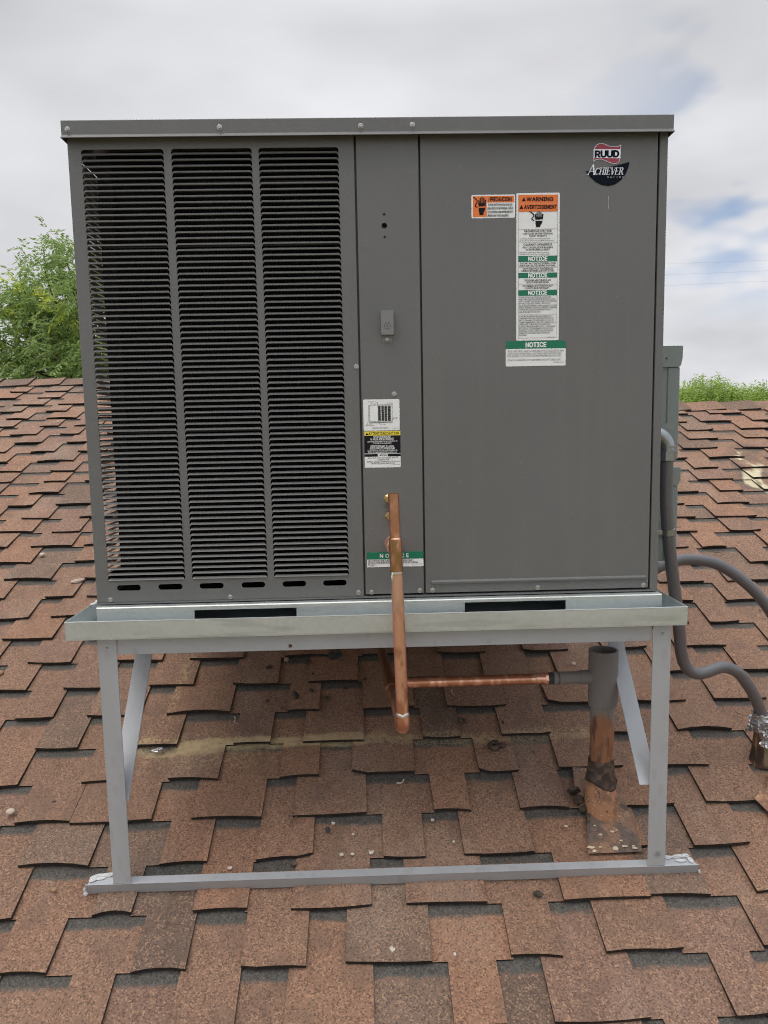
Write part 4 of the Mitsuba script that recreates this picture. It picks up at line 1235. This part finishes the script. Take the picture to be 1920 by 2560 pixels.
# lead-like boot and sheet in the roof, tar collar
RF = 'roof_flashing'
tag(RF, 'brown painted pipe boot and peeling sheet round the foot of the vent stack', 'flashing')
bp, br = [], []
for z_, y_, r_ in ((-0.487, 0.148, 0.0310), (-0.500, 0.148, 0.0335), (-0.520, 0.146, 0.0352), (-0.540, 0.141, 0.0378), (-0.560, 0.136, 0.0398), (-0.578, 0.132, 0.0415), (-0.596, 0.130, 0.0440)):
    bp.append((VX - 0.003, y_, z_)); br.append(r_)
m = tube(bp, br, 40, caps=False)
v = np.array(m.vertices)
v[:, :2] += (meshkit.fbm(v * 45, 3, 4)[:, None] - 0.5) * 0.006
m.vertices = v
add(RF, m, 'boot_mat', smooth=True)
m = tube([(VX - 0.002, VY, z_) for z_ in np.linspace(-0.448, -0.512, 14)], [0.0288, 0.0296, 0.0300, 0.0305, 0.0306, 0.0310, 0.0316, 0.0322, 0.0328, 0.0338, 0.0350, 0.0366, 0.0372, 0.0335], 60, caps=False)
v = np.array(m.vertices)
a_ = np.arctan2(v[:, 1] - VY, v[:, 0] - VX)
v[:, 2] += 0.010 * np.sin(a_ * 2 + 0.7) * np.clip((-0.455 - v[:, 2]) / 0.05, 0, 1) + (meshkit.fbm(v * 60, 3, 6) - 0.5) * 0.010
rad = (meshkit.fbm(v * np.array([110, 110, 260]), 4, 8) - 0.42) * 0.006
v[:, 0] += np.cos(a_) * rad
v[:, 1] += np.sin(a_) * rad
m.vertices = v
add(RF + '__tar_collar', m, 'tar', smooth=True)
tag(RF + '__tar_collar', 'cracked dark roof cement collar')
# sheet
def roof_sheet(poly, h, th, wob=0.0015, seed=1):
    m_ = trimesh.creation.extrude_polygon(poly, th, engine='earcut')
    m_ = m_.subdivide().subdivide()
    v_ = np.array(m_.vertices)
    h_ = h + v_[:, 2] + wob * 2 * (meshkit.fbm(np.stack([v_[:, 0] * 30, v_[:, 1] * 30, v_[:, 0] * 0], -1), 3, seed) - 0.5)
    m_.vertices = roof_pt(v_[:, 0], v_[:, 1], h_)
    return m_


add(RF + '__sheet', roof_sheet(Polygon([(0.460, 0.014), (0.586, 0.015), (0.592, 0.20), (0.575, 0.26), (0.49, 0.27), (0.478, 0.20), (0.490, 0.13), (0.474, 0.072)]), 0.0055, 0.0016), 'flashing_mat')
fl = []
r_ = np.random.default_rng(12)
for k in range(20):
    if k < 11:
        u_, s_, sz = r_.uniform(0.463, 0.582), r_.uniform(0.0165, 0.030), r_.uniform(0.004, 0.011)
    else:
        u_, s_, sz = r_.uniform(0.492, 0.575), r_.uniform(0.035, 0.115), r_.uniform(0.002, 0.006)
    n_ = 9
    an = np.linspace(0, 2 * math.pi, n_, endpoint=False)
    rr = sz * r_.uniform(0.45, 1.0, n_)
    pl = Polygon([(u_ + a * math.cos(t_), s_ + 0.6 * a * math.sin(t_)) for a, t_ in zip(rr, an)]).buffer(0)
    fl.append(roof_sheet(pl, 0.0082 + 0.0002 * (k % 3), 0.0006, 0.0006, k))
add(RF + '__paint_flakes', cat(fl), 'paint_flake')
tag(RF + '__paint_flakes', kind='stuff')
tarb = [xf(moved(blob(0.012, 0.013, 0.011, 31, 0.5, 1.6), 0, 0, 0.004), roof_frame(0.478, 0.165, 0.004)), xf(moved(blob(0.009, 0.012, 0.009, 32, 0.5), 0, 0, 0.003), roof_frame(0.482, 0.140, 0.003)),
        xf(moved(blob(0.006, 0.006, 0.005, 33, 0.5), 0, 0, 0.002), roof_frame(0.488, 0.118, 0.004)), xf(moved(blob(0.005, 0.005, 0.004, 34, 0.5), 0, 0, 0.002), roof_frame(0.483, 0.100, 0.004)),
        xf(moved(blob(0.015, 0.006, 0.012, 35, 0.5), 0, 0, 0.008), roof_frame(0.473, 0.190, 0.003))]
add(RF + '__tar_lump', cat(tarb), 'tar', smooth=True)

# ------------------------------------------------------------------ disconnect boxes and conduits
def switch_box(key, z0, z1, x1, hood, handle):
    y0, y1 = 0.222, 0.40
    body = box(0.601, x1 - 0.0050, y0, y1, z0, z1 - 0.004, 0.002)
    seam = 0.6985 - 0.0
    add(key, body, 'box_grey')
    add(key + '__door', cat([box(seam, x1, y0 - 0.0030, y1 + 0.003, z0 + 0.004, z1 - hood, 0.0022)]), 'box_grey')
    add(key + '__hood', cat([hull([(0.601, y0 - 0.006, z1 - hood), (x1 + 0.0005, y0 - 0.006, z1 - hood + 0.004), (x1 - 0.003, y0 - 0.006, z1 - hood), (x1 + 0.0040, y0 - 0.006, z1 - hood + 0.022), (x1 + 0.0040, y0 - 0.006, z1 - 0.002), (x1 + 0.002, y0 - 0.006, z1), (0.601, y0 - 0.006, z1)] +
                                  [(0.601, y1 + 0.006, z1 - hood), (x1 + 0.0040, y1 + 0.006, z1 - hood + 0.022), (x1 + 0.0040, y1 + 0.006, z1), (0.601, y1 + 0.006, z1)])]), 'box_grey')
    k_ = lathe([(0, 0), (0.0165, 0), (0.0165, 0.0006), (0.0155, 0.0011), (0, 0.0011)], 28)
    k_.apply_transform(trimesh.transformations.rotation_matrix(math.pi / 2, [1, 0, 0]))
    add(key + '__knockout', moved(k_, seam + 0.002, y0 - 0.0030, z0 + 0.075), 'box_grey', smooth=30)
    if handle:
        add(key + '__handle', moved(blob(0.008, 0.020, 0.034, 3, 0.02, 1.0, 3), x1 - 0.0015, y0 + 0.045, z1 - hood - 0.036), 'box_grey', smooth=True)
        m_ = lathe([(0, 0), (0.0022, 0), (0.0022, 0.0012), (0, 0.0012)], 12)
        m_.apply_transform(trimesh.transformations.rotation_matrix(math.pi / 2, [1, 0, 0]))
        add(key + '__screw', moved(m_, 0.6935, y0 - 0.006, z1 - 0.029), 'box_dark')


switch_box('switch_box', 0.262, 0.5350, 0.7285, 0.0490, True)
tag('switch_box', 'upper grey green electrical box on the air conditioner side, with an overhanging hood', 'electrical box')
switch_box('switch_box_001', 0.018, 0.2475, 0.7310, 0.0440, False)
tag('switch_box_001', 'lower grey green electrical box on the air conditioner side, near the bowed conduit', 'electrical box')

cpath = catmull([(0.674, 0.150, 0.272), (0.6745, 0.150, 0.20), (0.677, 0.150, 0.144), (0.683, 0.151, 0.085), (0.694, 0.155, 0.015), (0.7065, 0.162, -0.050), (0.7180, 0.170, -0.106), (0.7290, 0.180, -0.165), (0.7370, 0.188, -0.205),
                 (0.7500, 0.195, -0.238), (0.7700, 0.200, -0.258), (0.7980, 0.206, -0.264), (0.8480, 0.212, -0.252), (0.8750, 0.216, -0.258), (0.9020, 0.222, -0.276), (0.9430, 0.235, -0.330), (0.9720, 0.248, -0.385), (0.9830, 0.254, -0.425)], 8)
add('conduit', tube(cpath, 0.0144, 24), 'conduit_mat', smooth=60)
tag('conduit', 'grey flexible conduit from a zinc elbow down to the foil wrapped roof boot', 'conduit')
el_path = [(0.600, 0.150, 0.3330), (0.630, 0.150, 0.3330)] + [(0.634 + 0.040 * math.sin(a), 0.150, 0.293 + 0.040 * math.cos(a)) for a in np.linspace(0.05, math.pi / 2, 10)] + [(0.674, 0.150, 0.288)]
add('conduit__elbow_fitting', tube(el_path, 0.0168, 28), 'zinc', smooth=40)
add('conduit__compression_nut', cat([tube([(0.674, .15, .3030), (0.674, .15, .3025), (0.674, .15, .2985), (0.674, .15, .298)], [0.0185, 0.0212, 0.0212, 0.0185], 28), tube([(0.674, .15, .2930), (0.674, .15, .2925), (0.674, .15, .2880), (0.674, .15, .2875)], [0.0185, 0.0208, 0.0208, 0.019], 28),
                                     tube([(0.674, .15, .2880), (0.674, .15, .2685), (0.674, .15, .2675)], [0.0186, 0.0186, 0.0165], 12)]), 'zinc', smooth=25)
k0 = int(np.argmin(np.abs(cpath[:60, 2] - 0.103)))
c0_, dc = cpath[k0], cpath[k0 + 1] - cpath[k0]
dc /= np.linalg.norm(dc)
add('conduit__strap', cat([tube([c0_ - dc * 0.0075, c0_ - dc * 0.007, c0_ + dc * 0.007, c0_ + dc * 0.0075], [0.0150, 0.0166, 0.0166, 0.0150], 24), box(0.600, c0_[0] - 0.010, c0_[1] - 0.006, c0_[1] + 0.006, c0_[2] - 0.006, c0_[2] + 0.006, 0.001)]), 'zinc', smooth=30)

bpath = catmull([(0.700, 0.340, -0.045), (0.735, 0.342, -0.022), (0.790, 0.350, -0.007), (0.834, 0.352, -0.005), (0.897, 0.354, -0.0195), (0.962, 0.354, -0.061), (1.020, 0.352, -0.118), (1.065, 0.352, -0.190), (1.095, 0.354, -0.290), (1.105, 0.36, -0.400), (1.106, 0.362, -0.500)], 8)
add('conduit_001', tube(bpath, 0.0148, 24), 'conduit_mat', smooth=60)
tag('conduit_001', 'thick grey conduit bowing out beside the electrical boxes to the right edge', 'conduit')
m = tube([(0.6, 0.30, 0.022), (0.618, 0.30, 0.020), (0.628, 0.30, 0.006), (0.630, 0.30, -0.012)], 0.016, 18)
add('conduit_001__connector', m, 'old_copper', smooth=40)

# boot at the foot of the first conduit, wrapped in foil tape
PB = 'pipe_boot'
tag(PB, 'rusty pipe boot wrapped in crumpled foil tape at the conduit foot', 'pipe boot')
m = tube([(0.985, 0.256, -0.405), (0.986, 0.258, -0.45), (0.988, 0.262, -0.495), (0.990, 0.266, -0.53)], [0.019, 0.022, 0.026, 0.032], 28)
add(PB, m, 'rust_mat', smooth=40)
ms = []
r_ = np.random.default_rng(5)
for k in range(34):
    a, z_ = r_.uniform(0, 2 * math.pi), r_.uniform(-0.462, -0.396)
    rr = 0.019 + 0.16 * max(0, -0.40 - z_) + r_.uniform(0, 0.009)
    b_ = blob(r_.uniform(0.009, 0.017), r_.uniform(0.004, 0.008), r_.uniform(0.008, 0.018), int(r_.integers(1, 999)), 0.9, 2.5, 2)
    b_ = spin(spin(b_, [1, 0, 0], r_.uniform(-40, 40)), [0, 0, 1], math.degrees(a) + 90 + r_.uniform(-30, 30))
    ms.append(moved(b_, 0.9835 + rr * math.cos(a), 0.256 + rr * math.sin(a), z_))
add(PB + '__foil_tape', cat(ms), 'foil')
tag(PB + '__foil_tape', 'crumpled silver foil tape')
add(PB + '__sheet', roof_sheet(Polygon([(0.906, 0.154), (0.952, 0.184), (0.985, 0.235), (1.12, 0.235), (1.12, 0.10), (0.925, 0.10)]), 0.0062, 0.0015), 'boot_mat')

# white vent at the edge of the picture
m = cat([lathe([(0.030, -0.02), (0.030, 0.055)], 24), lathe([(0.0, 0.098), (0.030, 0.094), (0.052, 0.078), (0.060, 0.058), (0.056, 0.050), (0.03, 0.050)], 32)])
o = roof_pt(1.995, 2.13)
add('roof_vent', moved(m, o[0], o[1], o[2]), 'white_plastic', smooth=35)
tag('roof_vent', 'white domed vent cap on the shingles by the pale yellow stain', 'vent')

# ------------------------------------------------------------------ loose things on the shingles
def on_roof(key, mesh, mat, u, s, rot=0.0, h=0.0, smooth=True):
    mm = xf(mesh, roof_frame(u, s, h, rot))
    add(key, mm, mat, smooth=smooth)


def flake_mesh(seed, r, t_=0.0012):
    q = np.random.default_rng(seed)
    an = np.linspace(0, 2 * math.pi, 11, endpoint=False)
    rr = r * q.uniform(0.5, 1.0, 11)
    return trimesh.creation.extrude_polygon(Polygon([(a * math.cos(t), a * math.sin(t)) for a, t in zip(rr, an)]).buffer(0), t_, engine='earcut')


def twig_mesh(seed, L, r=0.0013):
    q = np.random.default_rng(seed)
    pts = np.stack([np.linspace(-L / 2, L / 2, 5), q.uniform(-0.15, 0.15, 5) * L, 0.001 + np.array([0.004, 0, 0.001, 0, 0.005]) * 0.6], -1)
    return tube(catmull(pts, 4), np.linspace(r, r * 0.5, 17), 7)


on_roof('pebble', blob(0.0105, 0.0085, 0.0065, 2, 0.12), 'stone', -0.901, 0.183, h=0.007)
tag('pebble', 'smooth pale pebble alone on the shingles at the left edge', 'pebble')
on_roof('pebble_001', blob(0.022, 0.010, 0.006, 5, 0.25), 'stone', -1.081, 1.223, 25, 0.004)
tag('pebble_001', 'flat pale stone at a shingle corner left of the air conditioner', 'pebble')
for i, (u_, s_, r0, lab) in enumerate(((0.598, 0.684, 0.0065, 'pale pebble behind the open grey tee'), (-0.723, -0.029, 0.0050, 'tiny orange tan pebble left of the foot rail end'), (-1.146, 0.711, 0.0085, 'tan pebble at the left picture edge, level with the drip pan'),
                                       (-1.280, 1.417, 0.0095, 'small flat tan pebble left of the grille foot'), (-0.282, 0.740, 0.0080, 'tan chip at a shingle edge under the drip pan'), (-0.132, 0.104, 0.0060, 'dark pebble above the foot rail between white splashes'))):
    on_roof(num('pebble', i + 2), blob(r0 * 1.2, r0, r0 * 0.7, 60 + i, 0.2), ('stone', 'tan_stone', 'tan_stone', 'stone', 'tan_stone', 'lbl_grey')[i], u_, s_, 20 * i, r0 * 0.5)
    tag(num('pebble', i + 2), lab, 'pebble')
TAR_LABELS = ('tiny black tar lump on a shingle edge just right of the lone pale pebble', 'tar lump under the beam, leftmost of the scattered dark lumps', 'tar lump close below the beam between the leftmost lump and the grey scrap', 'biggest black tar lump in the left cluster under the pan',
              'tar lump just right of the biggest lump in the left cluster', 'flat tar lump at the right end of the left cluster', 'tiny tar lump below and left of the biggest lump', 'tiny tar lump, lowest of the left cluster',
              'tar lump halfway between the beam and the biggest lump', 'round dark tar lump right of the copper elbow, above the curled tar ring', 'flat black chip below the foot rail, right of centre', 'dark tar lump touching the foot rail between the left leg and the riser',
              'tiny black speck on the roof right of the bowed conduit loop', 'tar lump right of the grey scrap under the beam', 'tar lump left of the copper trap pipe, below the beam', 'tiny tar lump left of the copper trap pipe, near the flat lump',
              'small tar lump just above the copper cross pipe near the riser', 'tiny tar lump right of the riser, level with the elbow', 'tiny tar crumb touching the curled tar ring on its upper right', 'tiny tar lump right of the curled tar ring')
tar_at = ((-0.808, 0.213, 0.006), (-0.332, 0.705, 0.011), (-0.216, 0.723, 0.012), (-0.243, 0.574, 0.016), (-0.198, 0.595, 0.010), (-0.148, 0.558, 0.011), (-0.321, 0.555, 0.007), (-0.275, 0.523, 0.006), (-0.196, 0.668, 0.007), (0.228, 0.452, 0.014),
          (0.327, -0.078, 0.011), (-0.205, 0.017, 0.009), (1.297, 0.935, 0.006), (-0.06, 0.71, 0.009), (-0.04, 0.64, 0.007), (-0.10, 0.60, 0.006), (0.14, 0.62, 0.008), (0.05, 0.50, 0.007), (0.34, 0.44, 0.006), (0.40, 0.33, 0.006))
for i, (u_, s_, r0) in enumerate(tar_at):
    on_roof(num('tar_lump', i), blob(r0 * 0.85, r0 * 0.5, r0 * 0.32, 80 + i, 0.75, 2.2), 'tar', u_, s_, 35 * i, r0 * 0.15 + 0.002)
    tag(num('tar_lump', i), TAR_LABELS[i], 'tar lump', 'black tar lumps strewn on the shingles')
m = trimesh.creation.torus(0.011, 0.0055, 20, 10)
v = np.array(m.vertices)
m.vertices = v + (meshkit.fbm(v * 110, 3, 3)[:, None] - 0.5) * 0.010
on_roof('tar_ring', cat([m, moved(blob(0.012, 0.008, 0.006, 17, 0.6), 0.020, -0.004, 0.001)]), 'tar', 0.300, 0.353, 10, 0.006)
tag('tar_ring', 'curled black blob of tar with a hole, right of the copper elbow', 'tar lump')
on_roof('plastic_scrap', cat([blob(0.020, 0.014, 0.006, 91, 0.7, 2.0), moved(blob(0.010, 0.008, 0.008, 92, 0.7), 0.012, 0.008, 0.003)]), 'lbl_grey', -0.133, 0.751, 30, 0.006)
tag('plastic_scrap', 'crumpled dark grey scrap lying just under the front beam', 'scrap')
on_roof('foil_scrap', cat([blob(0.011, 0.006, 0.004, 95, 0.9, 2.5, 2), moved(blob(0.006, 0.005, 0.003, 96, 0.9, 2.5, 2), 0.010, 0.002, 0)]), 'foil', -0.595, 0.372, 10, 0.006, smooth=False)
tag('foil_scrap', 'crumpled silver foil scrap on the yellow stain by the left leg', 'scrap')
for i, (u_, s_, L, rot, mat, lab) in enumerate(((-0.400, 0.474, 0.036, -62, 'straw_mat', 'thin pale straw under the stand, left of the copper pipe'), (0.214, 0.564, 0.028, -70, 'straw_mat', 'short pale stick under the copper cross pipe'),
                                                (1.318, 1.308, 0.040, -35, 'twig_mat', 'curled brown leaf pod above the bowed conduit'), (1.007, 0.446, 0.030, -30, 'twig_mat', 'dark thin twig left of the foil tape'), (0.880, 0.190, 0.018, 35, 'twig_mat', 'curved dark twig right of the right leg'),
                                                (2.029, 2.493, 0.060, -8, 'straw_mat', 'pale twig up the roof near the right picture edge'), (1.594, 1.670, 0.050, -18, 'straw_mat', 'pale bent twig on the right roof, level with the switch boxes'), (0.003, 0.233, 0.026, 50, 'twig_mat', 'brown seed pod under the copper elbow, the left of two'),
                                                (0.048, 0.238, 0.022, 30, 'straw_mat', 'tan seed pod under the copper elbow, the right of two'), (-0.216, 0.134, 0.022, 60, 'twig_mat', 'small black leaf curl above the foot rail'), (-1.342, 1.891, 0.050, 8, 'straw_mat', 'tan twig on the roof left of the grille'),
                                                (-0.835, 0.330, 0.020, 20, 'twig_mat', 'thin dark twig left of the stand, above the lone pale pebble'), (1.24, 1.52, 0.022, 5, 'twig_mat', 'tiny brown twig right of the lower switch box'))):
    on_roof(num('twig', i), twig_mesh(200 + i, L, 0.0024 if 'pod' in lab or 'curl' in lab else 0.0013), mat, u_, s_, rot, 0.004)
    tag(num('twig', i), lab, 'twig')
FLECK_LABELS = ('white fleck on a grey slate band above the foot rail, right of the riser', 'white fleck left of the flashing sheet', 'white splash on the shingle below the middle of the foot rail', 'leftmost of three pale splashes above the foot rail', 'middle one of three pale splashes above the foot rail',
                'rightmost and largest of three pale splashes above the foot rail', 'small pale fleck just above the three splashes', 'pale fleck beside the dark pebble above the three splashes', 'lone white fleck on top of the foot rail line near the left leg', 'white scrap high on the left roof near the ridge',
                'pale fleck low in the picture, right of the white splash', 'pale fleck above the foot rail, between two other flecks')
for i, (u_, s_, r0) in enumerate(((0.117, 0.122, 0.007), (0.430, 0.092, 0.007), (0.008, -0.189, 0.009), (-0.098, 0.035, 0.009), (-0.073, 0.036, 0.008), (-0.030, 0.038, 0.010), (-0.073, 0.088, 0.006), (-0.120, 0.122, 0.008), (-0.347, 0.010, 0.008), (-1.733, 2.889, 0.016), (0.133, -0.204, 0.006), (0.161, 0.06, 0.006))):
    on_roof(num('white_fleck', i), flake_mesh(300 + i, r0 * 0.72), 'white_chip', u_, s_, 40 * i, 0.0035, smooth=False)
    tag(num('white_fleck', i), FLECK_LABELS[i], 'fleck', 'white paint flecks on the shingles')

# ------------------------------------------------------------------ trees and shrubs beyond the roof
def leaflets(P, D, L, W, k, droop, tone, jit, q):
    """Compound leaves: at each point P a rachis along D with k pairs of leaflets; returns arrays of triangles."""
    n_ = len(P)
    D = D / np.linalg.norm(D, axis=1, keepdims=True)
    side = np.cross(D, np.array([0, 0, 1.0]) + q.normal(0, 0.35, (n_, 3)))
    side /= np.linalg.norm(side, axis=1, keepdims=True) + 1e-9
    tris, uvs = [], []
    for j in range(k):
        f_ = (j + 0.5) / k
        base = P + D * (L * f_)[:, None] + np.array([0, 0, -1.0]) * (droop * L * f_ ** 2)[:, None]
        for sg in (-1, 1):
            tip = base + (side * sg * 0.8 + D * 0.55 + np.array([0, 0, -0.25]) + q.normal(0, jit, (n_, 3))) * W[:, None]
            mid = (base + tip) / 2
            perp = np.cross(tip - base, np.array([0, 0, 1.0]) + q.normal(0, 0.5, (n_, 3)))
            perp /= np.linalg.norm(perp, axis=1, keepdims=True) + 1e-9
            w_ = perp * (W * 0.17)[:, None]
            tris.append(np.stack([base, mid + w_, tip, mid - w_], 1))
            uvs.append(np.stack([np.clip(tone + q.normal(0, 0.03, n_), 0, 1), q.uniform(0, 1, n_)], -1))
    Q = np.concatenate(tris)
    U = np.concatenate(uvs)
    V = Q.reshape(-1, 3)
    i = np.arange(len(Q)) * 4
    F = np.vstack([np.stack([i, i + 1, i + 2], 1), np.stack([i, i + 2, i + 3], 1)])
    return V, F, np.repeat(U, 4, 0)


def limb(p0, p1, r0, r1, q, n_=5):
    t_ = np.linspace(0, 1, n_)[:, None]
    path = np.array(p0) * (1 - t_) + np.array(p1) * t_
    path[1:-1] += q.normal(0, 0.04, (n_ - 2, 3)) * np.linalg.norm(np.array(p1) - p0)
    return tube(path, np.linspace(r0, r1, n_), 8)


def make_tree(key, root, centre, radii, clumps, per, seed, label):
    q = np.random.default_rng(seed)
    d_ = q.normal(0, 1, (clumps * 4, 3))
    d_ /= np.linalg.norm(d_, axis=1, keepdims=True)
    d_ = d_[d_[:, 2] > -0.55][:clumps]
    rad = q.uniform(0.50, 1.06, len(d_)) ** 0.7
    tips = np.array(centre) + d_ * np.array(radii) * rad[:, None]
    tips[:, 2] += 0.16 * np.sin(tips[:, 0] * 3.1) + 0.1 * np.sin(tips[:, 0] * 7.7)
    wood = [limb(root, np.array(centre) - [0, 0, radii[2] * 0.6], 0.16, 0.11, q)]
    forks = [np.array(centre) + np.array([math.cos(a) * radii[0] * 0.35, math.sin(a) * radii[1] * 0.35, q.uniform(-0.3, 0.2)]) for a in np.arange(7) * 0.9]
    for fk in forks:
        wood.append(limb(np.array(centre) - [0, 0, radii[2] * 0.6], fk, 0.08, 0.045, q))
    Ps, Ds, To, Ls = [], [], [], []
    for tp, dd in zip(tips, d_):
        fk = min(forks, key=lambda f_: np.linalg.norm(f_ - tp))
        wood.append(limb(fk, tp, 0.022, 0.006, q))
        young = 0.85 if q.random() < 0.16 else 0.0
        n_ = int(per * q.uniform(0.6, 1.3))
        along = q.uniform(0.25, 1.1, n_)[:, None]
        base = tp + (dd * 0.28 + np.array([0, 0, 0.05])) * (along - 0.6) + q.normal(0, 0.115, (n_, 3))
        dirs = dd * 0.6 + q.normal(0, 0.55, (n_, 3)) + np.array([0, 0, -0.15])
        Ps.append(base); Ds.append(dirs)
        To.append(np.clip(q.uniform(0, 0.5, n_) + young * q.uniform(0.4, 0.7, n_), 0, 1))
        Ls.append(q.uniform(0.13, 0.24, n_))
    P, D, To, L = np.concatenate(Ps), np.concatenate(Ds), np.concatenate(To), np.concatenate(Ls)
    V, F, U = leaflets(P, D, L, L * 0.36, 7, 0.35, To, 0.16, q)
    add(key + '__trunk', cat(wood), 'bark', smooth=True)
    add(key + '__crown', trimesh.Trimesh(V, F, process=False), 'tree_leaf', uv=U)
    tag(key, label, 'tree')


make_tree('feathery_tree', (-3.1, 9.6, -3.3), (-3.0, 9.6, 1.15), (2.45, 2.0, 1.75), 330, 34, 41, 'bright green feathery tree beyond the ridge at the left')


def make_shrub(key, c, radii, n_, seed, label):
    q = np.random.default_rng(seed)
    d_ = q.normal(0, 1, (n_, 3))
    d_[:, 2] = np.abs(d_[:, 2])
    d_ /= np.linalg.norm(d_, axis=1, keepdims=True)
    rad = q.uniform(0.55, 1.0, n_)
    P = np.array(c) + d_ * np.array(radii) * rad[:, None]
    bump = meshkit.fbm(P * np.array([2.6, 2.6, 0.0]) + seed, 3, seed)
    P[:, 2] += (bump - 0.5) * 0.40 * rad
    D = d_ * 0.5 + q.normal(0, 0.35, (n_, 3)) + np.array([0, 0, 0.9])
    L = q.uniform(0.10, 0.22, n_)
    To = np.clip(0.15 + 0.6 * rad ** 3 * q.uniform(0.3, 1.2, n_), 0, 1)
    V, F, U = leaflets(P, D, L, L * 0.30, 5, 0.05, To, 0.2, q)
    stems = []
    for k in range(14):
        a = q.uniform(0, 6.28)
        stems.append(limb((c[0] + 0.1 * math.cos(a), c[1] + 0.1 * math.sin(a), -3.3), (c[0] + radii[0] * 0.6 * math.cos(a), c[1] + radii[1] * 0.6 * math.sin(a), c[2] + radii[2] * 0.5), 0.04, 0.01, q))
    add(key + '__stems', cat(stems), 'bark', smooth=True)
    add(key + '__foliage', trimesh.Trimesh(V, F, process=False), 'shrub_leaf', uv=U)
    tag(key, label, 'shrub')


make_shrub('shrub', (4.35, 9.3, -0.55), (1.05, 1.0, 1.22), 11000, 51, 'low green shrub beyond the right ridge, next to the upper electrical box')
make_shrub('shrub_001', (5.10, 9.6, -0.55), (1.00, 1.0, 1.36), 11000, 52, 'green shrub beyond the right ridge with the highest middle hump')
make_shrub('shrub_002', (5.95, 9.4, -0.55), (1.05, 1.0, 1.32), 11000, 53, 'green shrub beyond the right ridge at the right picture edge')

# ------------------------------------------------------------------ power lines
for i, (zl, zr_) in enumerate(((6.50, 6.66), (6.07, 6.25), (5.64, 5.86))):
    pts = [(x, 30.0, zl + (zr_ - zl) * (x - 12.5) / 4.25 * 0.35 + 0.00035 * (x - 2.0) ** 2 + 0.10 * 0) for x in np.linspace(-40, 45, 40)]
    dz = zl - np.interp(12.5, [p[0] for p in pts], [p[2] for p in pts])
    pts = [(x, y, z + dz + 0.12) for x, y, z in pts]
    add(num('power_line', i), tube(pts, 0.0018, 6), 'wire_mat', smooth=True)
    tag(num('power_line', i), ('highest', 'middle', 'lowest')[i] + ' of three thin power lines crossing the pale sky', 'power line', 'thin power lines crossing the sky')
